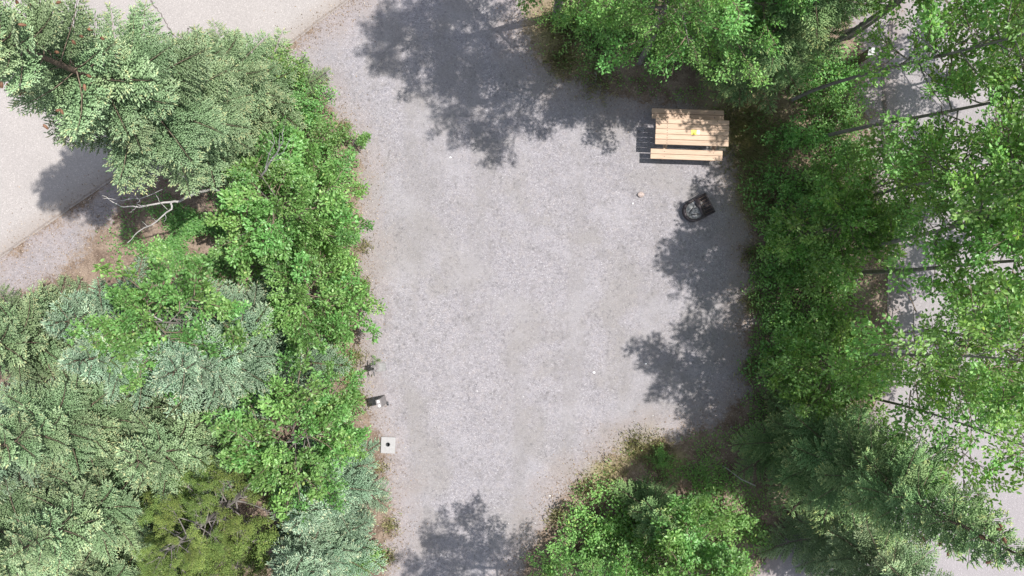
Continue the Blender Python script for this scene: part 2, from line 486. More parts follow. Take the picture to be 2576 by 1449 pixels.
# far skirt of the ground so the terrain goes on well beyond the picture
nb = len(P)
x1, y1 = P[:, 0].max(), P[:, 1].max()
x0, y0 = P[:, 0].min(), P[:, 1].min()
B = 260.0
def skirt():
    V = []; Fq = []
    for (ax, ay, bx, by) in ((x0, y0, x1, y0), (x1, y0, x1, y1), (x1, y1, x0, y1), (x0, y1, x0, y0)):
        k = nb + len(V)
        dx0, dy0 = (B if ax > 0 else -B), (B if ay > 0 else -B)
        dx1, dy1 = (B if bx > 0 else -B), (B if by > 0 else -B)
        V += [(ax, ay), (bx, by), (dx1, dy1), (dx0, dy0)]
        Fq.append((k, k + 3, k + 2, k + 1))
    return np.array(V, float), np.array(Fq)
SV, SF = skirt()
PA = np.concatenate([P, SV]); ZA = np.concatenate([Z, np.full(len(SV), -0.03)])
g_o = obj('ground', mesh('ground', np.column_stack([PA, ZA]), np.concatenate([F, SF]), M_ground,
          attrs={'pad': np.concatenate([pad_sd, np.full(len(SV), -3)]), 'moss': np.concatenate([moss, np.zeros(len(SV))])}))
tag(g_o, 'brown forest floor of needles and dead leaves between the campsites', kind='structure')
# the gravel pad itself lies a few millimetres proud
def sheet(name, poly, mat, lift, attr_name, margin, label, drop=None):
    sd = poly_sd(P, poly)
    keep = (sd[F] > -margin).all(1)
    P2, F2, z2, s2, p2, m2 = compact(P, F[keep], Z, sd, pad_sd, moss)
    at = {'pad': p2, 'moss': m2} if attr_name == 'pad' else {'edge': np.clip(s2, -3, 3)}
    o = obj(name, mesh(name, np.column_stack([P2, z2 + lift]), F2, mat, attrs=at))
    return tag(o, label, kind='structure')
sheet('gravel_pad', POLY_PAD, M_ground, 0.005, 'pad', 0.35, 'pale grey gravel camp pad between the two strips of trees')
def clip_sheet(name, poly, mat, lift, label):
    """crisp edged sheet: fine grid, border vertices pulled onto the outline"""
    sd = poly_sd(P, poly)
    keep = (sd[F] > -STEP * 0.9).any(1) & (sd[F] > -STEP * 1.5).all(1)
    P2, F2, z2, s2 = compact(P, F[keep], Z, sd)
    e = 1e-3
    gx = (poly_sd(P2 + (e, 0), poly) - poly_sd(P2 - (e, 0), poly)) / (2 * e)
    gy = (poly_sd(P2 + (0, e), poly) - poly_sd(P2 - (0, e), poly)) / (2 * e)
    out = s2 < 0
    P2 = P2.copy()
    P2[out] -= np.column_stack([gx, gy])[out] * s2[out][:, None]
    s2 = np.where(out, 0.0, s2)
    z = ground_z(P2[:, 0], P2[:, 1]) + lift
    o = obj(name, mesh(name, np.column_stack([P2, z]), F2, mat, attrs={'edge': np.clip(s2, 0, 3)}))
    return tag(o, label, kind='structure')
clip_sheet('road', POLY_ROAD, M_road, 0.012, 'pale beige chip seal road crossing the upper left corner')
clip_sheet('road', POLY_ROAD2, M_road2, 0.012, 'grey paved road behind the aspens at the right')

def crack(pts, w, label):
    Q = np.array([U(u, v) for u, v in pts]); tt = np.linspace(0, len(Q) - 1, (len(Q) - 1) * 8 + 1)
    C = np.column_stack([np.interp(tt, np.arange(len(Q)), Q[:, k]) for k in range(2)])
    gq = np.random.default_rng(int(pts[0][0])); C += gq.normal(0, 0.018, C.shape)
    T_ = np.gradient(C, axis=0); T_ /= np.linalg.norm(T_, axis=1)[:, None]; Nn = np.column_stack([-T_[:, 1], T_[:, 0]])
    ww = w * gq.uniform(0.3, 1.0, len(C))[:, None]
    Vv = np.concatenate([C + Nn * ww, C - Nn * ww]); n_ = len(C)
    Ff = [(i, i + n_, i + n_ + 1, i + 1) for i in range(n_ - 1)]
    return tag(obj('road_crack', mesh('road_crack', np.column_stack([Vv, ground_z(Vv[:, 0], Vv[:, 1]) + 0.018]), Ff, M_tar)), label, kind='structure')
M_tar = plain_mat('crack_filler', (0.115, 0.10, 0.092), 0.9)
crack([(378, 0), (395, 22), (420, 62), (445, 100), (470, 150)], 0.022, 'dark crack crossing the beige road at the top left')
crack([(470, 68), (476, 92), (482, 118)], 0.018, 'short crack in the beige road beside the spruces')
crack([(2410, 940), (2445, 915), (2500, 885)], 0.018, 'thin crack in the grey road at the right')

rng = np.random.default_rng(7)
def scatter(n, accept):
    out = []
    while sum(len(a) for a in out) < n:
        q = np.column_stack([rng.uniform(-14, 14, 4 * n), rng.uniform(-8.2, 8.2, 4 * n)])
        out.append(q[accept(q)])
    return np.concatenate(out)[:n]

def lumps(Q, r, zs, seed, rnd):
    g = np.random.default_rng(seed); n = len(Q)
    base = np.array([(1, 0, 0), (0, 1, 0), (-1, 0, 0), (0, -1, 0), (0, 0, 1)], float)
    V = base[None] * g.uniform(0.6, 1.25, (n, 5, 3)) + g.uniform(-0.18, 0.18, (n, 5, 3))
    a = g.uniform(0, 2 * PI, n); ca, sa = np.cos(a)[:, None], np.sin(a)[:, None]
    x = V[:, :, 0] * ca - V[:, :, 1] * sa; y = V[:, :, 0] * sa + V[:, :, 1] * ca
    V = np.stack([x, y, V[:, :, 2] * 0.7], 2) * r[:, None, None]
    V[:, :, 0] += Q[:, 0:1]; V[:, :, 1] += Q[:, 1:2]; V[:, :, 2] += zs[:, None]
    f = np.array([(0, 1, 4), (1, 2, 4), (2, 3, 4), (3, 0, 4)])
    Fx = (np.arange(n)[:, None, None] * 5 + f).reshape(-1, 3)
    return V.reshape(-1, 3), Fx, np.repeat(rnd, 5)

def in_pad(q):
    d = np.maximum(poly_sd(q, POLY_PAD), poly_sd(q, POLY_SHOULDER))
    return d > -0.15 - 0.25 * rng.random(len(q))
Q = scatter(22000, in_pad)
# a low ridge of stones scraped up by a wheel in the middle of the pad
rid = np.array([U(u, v)[:2] for u, v in zip(np.linspace(1290, 1425, 260), 716 + 10 * np.exp(-np.linspace(0, 9, 260)))]) + rng.normal(0, 0.018, (260, 2))
Q = np.concatenate([Q, rid])
r = np.clip(rng.lognormal(math.log(0.0085), 0.45, len(Q)), 0.004, 0.034)
V, Fx, R = lumps(Q, r, ground_z(Q[:, 0], Q[:, 1]) + 0.004, 3, np.clip(rng.beta(2.6, 3.0, len(Q)), 0, 1))
o = obj('loose_gravel', mesh('loose_gravel', V, Fx, M_pebble, R, smooth=False))
tag(o, 'loose pebbles strewn over the gravel pad', kind='stuff')

def in_duff(q):
    d = np.maximum.reduce([poly_sd(q, POLY_PAD), poly_sd(q, POLY_ROAD), poly_sd(q, POLY_ROAD2), poly_sd(q, POLY_SHOULDER)])
    return d < 1.3 * rng.random(len(q)) ** 5
Q = scatter(26000, in_duff)
def near_edge(q):
    d = np.maximum(poly_sd(q, POLY_PAD), poly_sd(q, POLY_SHOULDER))
    return np.abs(d - 0.12) < 0.55 * rng.random(len(q)) ** 1.5
Q = np.concatenate([Q, scatter(9000, near_edge)])
n = len(Q); a = rng.uniform(0, 2 * PI, n)
Dv = np.column_stack([np.cos(a), np.sin(a), rng.normal(0, 0.25, n)])
Nv = np.column_stack([rng.normal(0, 0.4, n), rng.normal(0, 0.4, n), np.ones(n)])
Ls = rng.uniform(0.015, 0.045, n)
V, Fx, R = leaves(np.column_stack([Q, ground_z(Q[:, 0], Q[:, 1]) + 0.012 + rng.random(n) * 0.02]), Dv, Nv, Ls, Ls * 0.5, rng.random(n))
tag(obj('leaf_litter', mesh('leaf_litter', V, Fx, M_litter, R)), 'dead leaves and needles littering the brown forest floor', kind='stuff')

# ---------------------------------------------------------------- foliage templates (shared meshes)
def bough_mesh(name, L, seed, mat, fl=0.088, fw=0.0125, lat=0.36, step=0.060, fstep=0.036):
    g = np.random.default_rng(seed)
    P0, P1, R, T = [], [], [], []
    cur = [0.0]
    sag = g.uniform(0.05, 0.11)
    def ax(x):
        t = x / L
        return np.array([x, 0.03 * L * math.sin(3 * t + seed), -sag * L * math.sin(PI * min(t, 1) * 0.9) + 0.06 * L * t * t])
    def fin(p, d, l, w, tip):
        d = d / np.linalg.norm(d)
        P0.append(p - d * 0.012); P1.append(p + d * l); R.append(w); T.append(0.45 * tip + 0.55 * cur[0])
    x = 0.10 * L
    while x < L:
        t = x / L; cur[0] = t
        base = ax(x)
        for sd_ in (-1, 1):
            if g.random() < 0.07: continue
            ll = (L * lat * (t / 0.28 if t < 0.28 else 1 - ((t - 0.28) / 0.72) ** 1.25 * 0.92) + 0.05) * g.uniform(0.72, 1.15)
            an = math.radians(g.uniform(46, 64))
            d = np.array([math.cos(an), sd_ * math.sin(an), g.uniform(-0.28, 0.06)]); d /= np.linalg.norm(d)
            nrm = np.array([-d[1], d[0], 0])
            s = 0.03
            while s < ll:
                q = base + d * s + np.array([0, 0, -0.10 * s * s / max(ll, 0.1)])
                k = 0.60 + 0.4 * min(1, (ll - s) / 0.25)
                for s2 in (-1, 1):
                    if g.random() < 0.10: continue
                    dd = d * math.cos(0.80) + s2 * nrm * math.sin(0.80) + np.array([0, 0, g.uniform(-0.12, 0.38)]) + g.normal(0, 0.13, 3)
                    fin(q, dd, fl * k * g.uniform(0.65, 1.15), fw * g.uniform(0.8, 1.15), s / ll)
                if g.random() < 0.6:
                    fin(q, d + np.array([0, 0, 0.4]) + g.normal(0, 0.2, 3), fl * 0.8, fw, s / ll)
                s += fstep * g.uniform(0.8, 1.25)
            fin(base + d * ll * 0.96, d, fl, fw, 1.0)
        x += step * g.uniform(0.85, 1.15)
    fin(ax(L), np.array([1, 0, 0.1]), fl * 1.3, fw * 1.1, 1.0)
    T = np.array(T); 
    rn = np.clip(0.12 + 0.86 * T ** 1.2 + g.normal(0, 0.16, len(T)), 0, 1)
    V, Fx, Rr = spindles(np.array(P0), np.array(P1), np.array(R), rn)
    mb = MB(); mb.add(V, Fx, Rr)
    m = mb.mesh(name, mat)
    # the woody axis
    wb = MB(); xs = np.linspace(0, L, 6)
    wb.tube([ax(q) for q in xs], np.linspace(0.006 * L + 0.004, 0.003, 6), 4)
    nV = len(m.vertices)
    V2 = np.concatenate([V] + wb.V); F2 = np.concatenate([Fx, wb.F[0] + nV]); R2 = np.concatenate([Rr] + wb.R)
    bpy.data.meshes.remove(m)
    m = mesh(name, V2, F2, mat, R2)
    m.materials.append(M_twig)
    mi = np.zeros(len(F2), dtype=np.int32); mi[len(Fx):] = 1
    m.polygons.foreach_set('material_index', mi)
    return m

SIZES = (0.35, 0.7, 1.1, 1.6, 2.1)
BOUGHS = {}
def boughs(mat):
    if mat.name not in BOUGHS:
        BOUGHS[mat.name] = [[bough_mesh('bough', L, 10 * i + j + len(BOUGHS) * 100, mat) for j in range(3)] for i, L in enumerate(SIZES)]
    return BOUGHS[mat.name]

def leafy_mesh(name, L, seed, mat, n_sub=9, leaf=0.06, per=12, spread=0.42, twig=None, droop=0.0, cluster=0.09):
    """a leafy branch along +x: woody axis, side twigs, rosettes of leaves"""
    g = np.random.default_rng(seed)
    mb = MB()
    def ax(t): return np.array([L * t, 0.05 * L * math.sin(4 * t + seed), 0.10 * L * math.sin(2.6 * t) - droop * L * t * t])
    mb.tube([ax(t) for t in np.linspace(0, 1, 6)], np.linspace(0.007 + 0.006 * L, 0.003, 6), 4)
    Bp, Dp, Np, Lp, Rp = [], [], [], [], []
    ends = [(ax(1.0), np.array([1.0, 0, 0.1]))]
    for i in range(n_sub):
        t = 0.18 + 0.80 * (i + g.random()) / n_sub
        a = g.uniform(0, 2 * PI)
        d = np.array([0.75, math.cos(a), 0.75 * math.sin(a) + 0.12]); d /= np.linalg.norm(d)
        ll = L * spread * (1.15 - 0.7 * t) * g.uniform(0.6, 1.2)
        p0 = ax(t); p1 = p0 + d * ll + np.array([0, 0, 0.05])
        mb.tube([p0, (p0 + p1) / 2 + g.normal(0, 0.02, 3), p1], [0.005, 0.004, 0.002], 3, cap=False)
        for q in np.arange(0.35, 1.01, 0.33 if ll < 0.4 else 0.22):
            ends.append((p0 + (p1 - p0) * q, d))
    for p, d in ends:
        for k in range(per):
            dd = d * g.uniform(0.0, 0.9) + g.normal(0, 0.62, 3) + np.array([0, 0, -0.02])
            dd /= np.linalg.norm(dd)
            Bp.append(p + dd * g.uniform(0.01, cluster) + g.normal(0, 0.02, 3))
            Dp.append(dd * np.array([1, 1, 0.55]))
            Np.append(np.array([0, 0, 1.0]) + g.normal(0, 0.55, 3))
            l = leaf * g.uniform(0.65, 1.2); Lp.append(l); Rp.append(np.clip(g.normal(0.48, 0.22), 0, 1))
    Lp = np.array(Lp)
    V, Fx, R = leaves(np.array(Bp), np.array(Dp), np.array(Np), Lp, Lp * g.uniform(0.58, 0.72, len(Lp)), np.array(Rp))
    nw = mb.n; fw = sum(len(f) for f in mb.F)
    mb.add(V, Fx, R)
    m = mb.mesh(name, twig or M_twig)
    m.materials.append(mat)
    mi = np.ones(len(m.polygons), dtype=np.int32); mi[:fw] = 0
    m.polygons.foreach_set('material_index', mi)
    return m

ASPEN_BR = [leafy_mesh('leafy_branch', 0.9, 500 + i, M_aspen, 9, 0.088, 7, 0.50, cluster=0.13) for i in range(5)]
POPLAR_BR = [leafy_mesh('leafy_branch', 0.8, 520 + i, M_poplar, 10, 0.082, 10, 0.48, M_twig, cluster=0.10) for i in range(5)]
SMALL_BR = [leafy_mesh('leafy_branch', 0.9, 540 + i, M_shrub, 11, 0.054, 12, 0.5, cluster=0.11) for i in range(4)]

def shrub_mesh(name, seed, mat, stems=34, hgt=1.0, leaf=0.055, per=50):
    g = np.random.default_rng(seed)
    Bp, Dp, Np, Lp, Rp = [], [], [], [], []
    wood = MB()
    for i in range(stems):
        a = g.uniform(0, 2 * PI); out = g.uniform(0.05, 1.0) ** 0.6 * g.uniform(0.55, 1.25); h = hgt * (1.08 - 0.62 * min(out, 1) ** 1.6) * g.uniform(0.7, 1.15)
        b = np.array([0.10 * math.cos(a), 0.10 * math.sin(a), -0.03])
        tip = np.array([out * math.cos(a), out * math.sin(a), h])
        mid = (b + tip) / 2 + np.array([-0.12 * math.cos(a), -0.12 * math.sin(a), 0.16 * h])
        def cv(t): return (1 - t) ** 2 * b + 2 * t * (1 - t) * mid + t * t * tip
        wood.tube([cv(t) for t in (0, 0.35, 0.7, 1.0)], [0.010, 0.008, 0.005, 0.002], 4, cap=False)
        for k in range(per):
            t = g.choice([0.55, 0.78, 0.95, 1.02]) + g.normal(0, 0.05)
            p = cv(min(t, 1.05)) + g.normal(0, 0.075, 3) * (0.6 + 0.6 * t)
            p[2] = max(p[2], 0.02)
            dd = (tip - b) * 0.35 + g.normal(0, 0.6, 3)
            Bp.append(p); Dp.append(dd * np.array([1, 1, 0.6])); Np.append(np.array([0, 0, 1.0]) + g.normal(0, 0.5, 3))
            Lp.append(leaf * g.uniform(0.6, 1.25)); Rp.append(np.clip(g.normal(0.35 + 0.3 * t, 0.2), 0, 1))
    Lp = np.array(Lp)
    V, Fx, R = leaves(np.array(Bp), np.array(Dp), np.array(Np), Lp, Lp * 0.62, np.array(Rp))
    return wood.mesh('stems', M_twig), mesh(name, V, Fx, mat, R)

SHRUB_BIG = [shrub_mesh('foliage', 600 + i, M_poplar, 34, 1.0, 0.075, 50) for i in range(4)]
SHRUB_SMALL = [shrub_mesh('foliage', 620 + i, M_shrub, 36, 0.85, 0.072, 42) for i in range(4)]

# ---------------------------------------------------------------- trees
def trunk_curve(h, lean, g, n=9, wob=0.05):
    t = np.linspace(0, 1, n)
    ph = g.uniform(0, 6, 4)
    x = lean[0] * t ** 1.3 + wob * np.sin(ph[0] + 5 * t) * t
    y = lean[1] * t ** 1.3 + wob * np.sin(ph[1] + 4 * t) * t
    P = np.column_stack([x, y, h * t]); P[0, 2] = -0.08
    return P
def along(P, z):
    return np.array([np.interp(z, P[:, 2], P[:, 0]), np.interp(z, P[:, 2], P[:, 1]), z])

def spruce(base_px, h, R, mat, seed, label, z0=0.35, lean=(0, 0), dens=1.0, cones=0, power=0.85, name='spruce_tree', pitch_top=42, group=None, gap=None, skirt=(0.80, 0.12)):
    g = np.random.default_rng(seed)
    b = U(*base_px)
    t = thing(name, label, 'spruce tree', b, 0, group)
    P_ = trunk_curve(h, lean, g)
    mb = MB(); mb.tube(P_, np.linspace(0.016 * h + 0.02, 0.012, len(P_)), 8)
    obj('trunk', mb.mesh('trunk', M_bark_brown), t)
    T = boughs(mat)
    z = z0; az = g.uniform(0, 6)
    while z < h - 0.08:
        s = (z - z0) / (h - z0)
        Lb = R * (1 - s) ** power * (skirt[0] + (1 - skirt[0]) * min(1, s / skirt[1])) + 0.16
        nb_ = max(3, int(round((3.8 + 2.4 * (1 - s)) * dens)))
        for k in range(nb_):
            az += 2 * PI / nb_ + g.normal(0, 0.22)
            l = Lb * g.choice([g.uniform(0.55, 0.95), g.uniform(0.85, 1.22)])
            i = int(np.argmin([abs(math.log(l / q)) for q in SIZES]))
            pitch = math.radians(-12 + (pitch_top + 12) * s ** 1.4 + g.normal(0, 5))
            zz = z + g.uniform(-0.09, 0.09)
            if gap and gap[0] < zz < gap[1] and math.cos(az - gap[2]) > 0.2: continue
            M4 = (Matrix.Translation(Vector(along(P_, zz))) @ Matrix.Rotation(az, 4, 'Z') @ Matrix.Rotation(-pitch, 4, 'Y')
                  @ Matrix.Rotation(g.normal(0, 0.18), 4, 'X') @ Matrix.Scale(l / SIZES[i], 4))
            obj('bough', T[i][g.integers(3)], t, mat4=M4)
        az += 0.7
        z += (0.42 - 0.16 * s) * (1.0 / dens ** 0.3)
    for k in range(3):
        M4 = Matrix.Translation(Vector(along(P_, h - 0.15 + 0.05 * k))) @ Matrix.Rotation(k * 2.1, 4, 'Z') @ Matrix.Rotation(-math.radians(78), 4, 'Y')
        obj('bough', T[0][k], t, mat4=M4)
    for k in range(cones):
        zz = h * g.uniform(0.78, 0.97); a = g.uniform(0, 2 * PI)
        rr = (R * (1 - zz / h) ** power + 0.12) * g.uniform(0.6, 1.05)
        p = along(P_, zz) + np.array([rr * math.cos(a), rr * math.sin(a), rr * 0.35])
        obj('cone', CONE, t, mat4=Matrix.Translation(Vector(p)) @ Euler((PI + g.normal(0, 0.5), g.normal(0, 0.5), 0)).to_matrix().to_4x4())
    return t

_c = MB()
_c.tube([(0, 0, 0), (0, 0, 0.02), (0, 0, 0.045), (0, 0, 0.085), (0, 0, 0.10)], [0.008, 0.020, 0.024, 0.016, 0.004], 7)
CONE = _c.mesh('cone', M_cone)

def broadleaf(base_px, h, crown0, R, tmpl, bark, seed, label, cat='aspen tree', name='aspen_tree', lean=(0, 0), limbs=16, per=5, r0=0.052, up=0.55, group=None, scale=1.0, inner=0.12):
    g = np.random.default_rng(seed)
    b = U(*base_px)
    t = thing(name, label, cat, b, 0, group)
    P_ = trunk_curve(h, lean, g, 11, 0.17)
    mb = MB(); mb.tube(P_, np.linspace(r0, 0.012, len(P_)), 8)
    obj('trunk', mb.mesh('trunk', bark), t)
    az = g.uniform(0, 6)
    for k in range(limbs):
        s = (k + g.random()) / limbs
        z = crown0 + (h * 0.97 - crown0) * s
        az += 2.4 + g.normal(0, 0.3)
        prof = math.sin(PI * (0.18 + 0.80 * s) ** 0.85)
        l = R * (0.25 + 0.78 * prof) * g.uniform(0.75, 1.2)
        p0 = along(P_, z)
        el = up * g.uniform(0.5, 1.3) + 0.5 * s
        d = np.array([math.cos(az), math.sin(az), el])
        p2 = p0 + d * l / np.linalg.norm(d)
        p1 = (p0 + p2) / 2 + g.normal(0, 0.06 * l, 3) - np.array([0, 0, 0.05 * l])
        def cv(q): return (1 - q) ** 2 * p0 + 2 * q * (1 - q) * p1 + q * q * p2
        wb = MB(); rl = r0 * 0.42 * (1 - 0.6 * s)
        wb.tube([cv(q) for q in (0, 0.25, 0.5, 0.75, 1.0)], np.linspace(rl, 0.006, 5), 5)
        obj('limb', wb.mesh('limb', bark), t)
        for j in range(per):
            q = inner + (1 - inner) * (j + g.random() * 0.8) / per
            p = cv(q)
            a2 = az + (g.normal(0, 0.35) if j == per - 1 else g.choice([-1, 1]) * g.uniform(0.3, 1.2))
            pitch = g.uniform(-0.25, 0.6)
            sc_ = scale * g.uniform(0.7, 1.15)
            M4 = (Matrix.Translation(Vector(p)) @ Matrix.Rotation(a2, 4, 'Z') @ Matrix.Rotation(-pitch, 4, 'Y')
                  @ Matrix.Rotation(g.uniform(0, 6.28), 4, 'X') @ Matrix.Scale(sc_, 4))
            obj('leafy_branch', tmpl[g.integers(len(tmpl))], t, mat4=M4)
    for j in range(3):
        M4 = (Matrix.Translation(Vector(P_[-1] - np.array([0, 0, 0.25 * j]))) @ Matrix.Rotation(g.uniform(0, 6), 4, 'Z') @ Matrix.Rotation(-1.1, 4, 'Y') @ Matrix.Scale(scale * 0.8, 4))
        obj('leafy_branch', tmpl[j % len(tmpl)], t, mat4=M4)
    return t

# --- left strip
spruce((598, 350), 10.2, 2.15, M_green, 11, 'tallest green spruce on the left, red cones at its tip over the road', cones=28, z0=0.6, power=0.55, dens=1.2, skirt=(0.42, 0.5), lean=(0.14, -0.50), gap=(8.0, 9.0, -0.4))
spruce((672, 262), 5.0, 1.6, M_green, 12, 'shorter green spruce behind the poplar, beside the beige road', z0=0.3, dens=1.1)
spruce((672, 880), 5.8, 2.15, M_blue, 13, 'big pale blue spruce in the middle of the left thicket', z0=0.3, dens=1.2)
spruce((470, 860), 5.2, 1.9, M_blue, 14, 'blue green spruce between the big blue spruce and the left frame edge', z0=0.3, dens=1.1)
spruce((330, 800), 3.4, 1.35, M_blue, 15, 'small blue spruce at the shoulder of the beige road', z0=0.2, dens=1.1)
spruce((150, 850), 3.6, 1.6, M_green, 25, 'small green spruce at the left frame edge next to the road', z0=0.2, dens=1.1)
spruce((560, 1060), 5.0, 1.9, M_green, 16, 'grey green spruce between the big blue spruce and the yellow pine', z0=0.3, dens=1.1)
spruce((350, 1010), 6.0, 2.0, M_green, 17, 'green spruce near the left frame edge above the lower left corner', z0=0.3, dens=1.1)
spruce((150, 1080), 4.6, 1.9, M_blue, 26, 'blue green spruce cut by the left frame edge', z0=0.2, dens=1.1)
spruce((400, 1200), 6.0, 1.9, M_green, 18, 'green spruce filling the lower left corner', z0=0.3, dens=1.1)
spruce((190, 1300), 4.2, 2.0, M_green, 27, 'low green spruce at the left end of the bottom edge', z0=0.2, dens=1.1)
spruce((390, 1390), 3.6, 1.6, M_green, 28, 'low green spruce at the bottom edge left of the yellow pine', z0=0.2, dens=1.1)
spruce((860, 1185), 4.4, 1.30, M_blue, 19, 'blue spruce beside the concrete slab with the iron cap', z0=0.2, dens=1.1)
spruce((830, 1330), 4.6, 1.55, M_blue, 20, 'blue spruce at the bottom edge, left of the gravel', z0=0.2, dens=1.1)
# --- top and right
spruce((1835, 172), 9.0, 1.35, M_dark, 21, 'dark spruce above the picnic table with one sunlit side', z0=1.1, dens=1.15, power=0.6)
spruce((1950, 62), 9.4, 1.5, M_dark, 29, 'bright green spruce at the top edge right of the dark one', z0=0.4)
spruce((2005, 1100), 9.0, 1.8, M_dark, 22, 'tall dark spruce leaning towards the lower right corner', z0=0.4, cones=14)
spruce((2085, 1330), 5.6, 1.7, M_green, 23, 'lighter green spruce at the bottom edge beside the grey road', z0=0.3)
spruce((1630, 1265), 2.4, 1.05, M_dark, 24, 'young blue green spruce among the shrubs at the bottom of the pad', z0=0.15)

# pine with bare grey boughs
def pine_branch(seed, L):
    g = np.random.default_rng(seed); mb = MB(); P0, P1, R, T = [], [], [], []
    def ax(t): return np.array([L * t, 0.06 * L * math.sin(3 * t + seed), 0.10 * L * t * t])
    mb.tube([ax(t) for t in np.linspace(0, 1, 6)], np.linspace(0.022, 0.006, 6), 5)
    tufts = [ax(1.0)]
    for i in range(9):
        t = g.uniform(0.35, 0.98); a = g.choice([-1, 1]) * g.uniform(0.5, 1.1)
        l = L * g.uniform(0.15, 0.34); p0 = ax(t)
        p1 = p0 + np.array([math.cos(a) * l, math.sin(a) * l, g.uniform(0, 0.3) * l])
        mb.tube([p0, (p0 + p1) / 2 + g.normal(0, 0.02, 3), p1], [0.010, 0.008, 0.005], 4)
        tufts.append(p1)
        if g.random() < 0.6: tufts.append((p0 + p1) / 2 + np.array([0, 0, 0.04]))
    for c in tufts:
        for k in range(95):
            d = g.normal(0, 1, 3); d[2] = abs(d[2]) * 0.9 - 0.15; d[0] += 0.5; d /= np.linalg.norm(d)
            q = c + g.normal(0, 0.045, 3)
            P0.append(q); P1.append(q + d * g.uniform(0.06, 0.10)); R.append(0.0055); T.append(np.clip(g.normal(0.5, 0.25), 0, 1))
    V, Fx, Rr = spindles(np.array(P0), np.array(P1), np.array(R), np.array(T))
    fw = sum(len(f) for f in mb.F); mb.add(V, Fx, Rr)
    m = mb.mesh('bough', M_bark_grey); m.materials.append(M_pine)
    mi = np.ones(len(m.polygons), dtype=np.int32); mi[:fw] = 0; m.polygons.foreach_set('material_index', mi)
    return m
PINE_BR = [pine_branch(700 + i, 1.3) for i in range(5)]
def pine(base_px, h, R, seed, label):
    g = np.random.default_rng(seed); t = thing('pine_tree', label, 'pine tree', U(*base_px))
    P_ = trunk_curve(h, (0, 0), g); mb = MB(); mb.tube(P_, np.linspace(0.11, 0.015, len(P_)), 8)
    obj('trunk', mb.mesh('trunk', M_bark_grey), t); az = 0
    z = 0.9
    while z < h:
        s = z / h
        for k in range(5 if s < 0.85 else 4):
            az += 2 * PI / 5 + g.normal(0, 0.25); l = (R * (1 - s) ** 0.7 + 0.25) * g.uniform(0.75, 1.15)
            M4 = (Matrix.Translation(Vector(along(P_, z + g.uniform(-0.12, 0.12)))) @ Matrix.Rotation(az, 4, 'Z')
                  @ Matrix.Rotation(-math.radians(8 + 45 * s * s + g.normal(0, 7)), 4, 'Y') @ Matrix.Scale(l / 1.3, 4))
            obj('bough', PINE_BR[g.integers(5)], t, mat4=M4)
        z += 0.42; az += 0.6
    return t
pine((630, 1225), 5.2, 1.55, 31, 'yellow green pine with bare grey boughs in the lower left thicket')
pine((560, 1400), 4.4, 1.6, 32, 'second yellow green pine, cut by the bottom frame edge')

# poplars in the left strip
broadleaf((785, 560), 3.1, 0.8, 1.5, POPLAR_BR, M_bark_grey, 41, 'bright green poplar beside the bare dead limbs, left of the gravel', 'poplar tree', 'poplar_tree', limbs=16, per=6, r0=0.05)
broadleaf((620, 790), 4.7, 2.6, 1.35, POPLAR_BR, M_bark_grey, 42, 'bright green poplar poking out of the blue spruces near the road', 'poplar tree', 'poplar_tree', lean=(-0.6, 0), limbs=12, per=5, r0=0.05)
broadleaf((838, 1040), 3.9, 1.9, 1.45, POPLAR_BR, M_bark_grey, 43, 'bright green poplar above the concrete slab, below the marker post', 'poplar tree', 'poplar_tree', lean=(-0.2, 0), limbs=13, per=6, r0=0.05)
broadleaf((845, 735), 2.8, 0.8, 1.0, POPLAR_BR, M_bark_grey, 44, 'bright green poplar sapling at the left edge of the gravel', 'poplar tree', 'poplar_tree', limbs=12, per=5, r0=0.04)
# top trees whose shade falls over the gravel
broadleaf((1400, 42), 9.4, 3.0, 1.15, SMALL_BR, M_bark_grey, 45, 'tall tree with a grey trunk at the top edge left of the dark shrubs', 'tree', 'broadleaf_tree', lean=(0.2, 0.1), limbs=20, per=7, r0=0.12)
broadleaf((1610, 155), 8.6, 3.9, 1.4, SMALL_BR, M_bark_grey, 246, 'tall tree behind the dark green shrubs at the top edge', 'tree', 'broadleaf_tree', lean=(-0.3, -0.2), limbs=18, per=6, r0=0.09)
broadleaf((1640, 62), 4.2, 1.5, 0.95, POPLAR_BR, M_bark_grey, 47, 'poplar hanging a bright leafy spray over the shade above the table', 'poplar tree', 'poplar_tree', limbs=8, per=4, r0=0.05)
broadleaf((1700, 150), 7.6, 3.4, 1.15, SMALL_BR, M_bark_grey, 148, 'slender tree between the hanging spray and the dark spruce', 'tree', 'broadleaf_tree', lean=(0.2, 0.1), limbs=16, per=6, r0=0.06)
# bottom
broadleaf((1470, 1400), 7.4, 3.8, 1.45, SMALL_BR, M_bark_grey, 49, 'tree at the bottom edge casting shade over the foot of the gravel', 'tree', 'broadleaf_tree', lean=(-0.1, 0.3), limbs=15, per=6, r0=0.08)
broadleaf((1670, 1360), 3.2, 0.8, 1.1, POPLAR_BR, M_bark_grey, 63, 'bright young poplar at the bottom edge right of the young spruce', 'poplar tree', 'poplar_tree', limbs=14, per=5, r0=0.04)
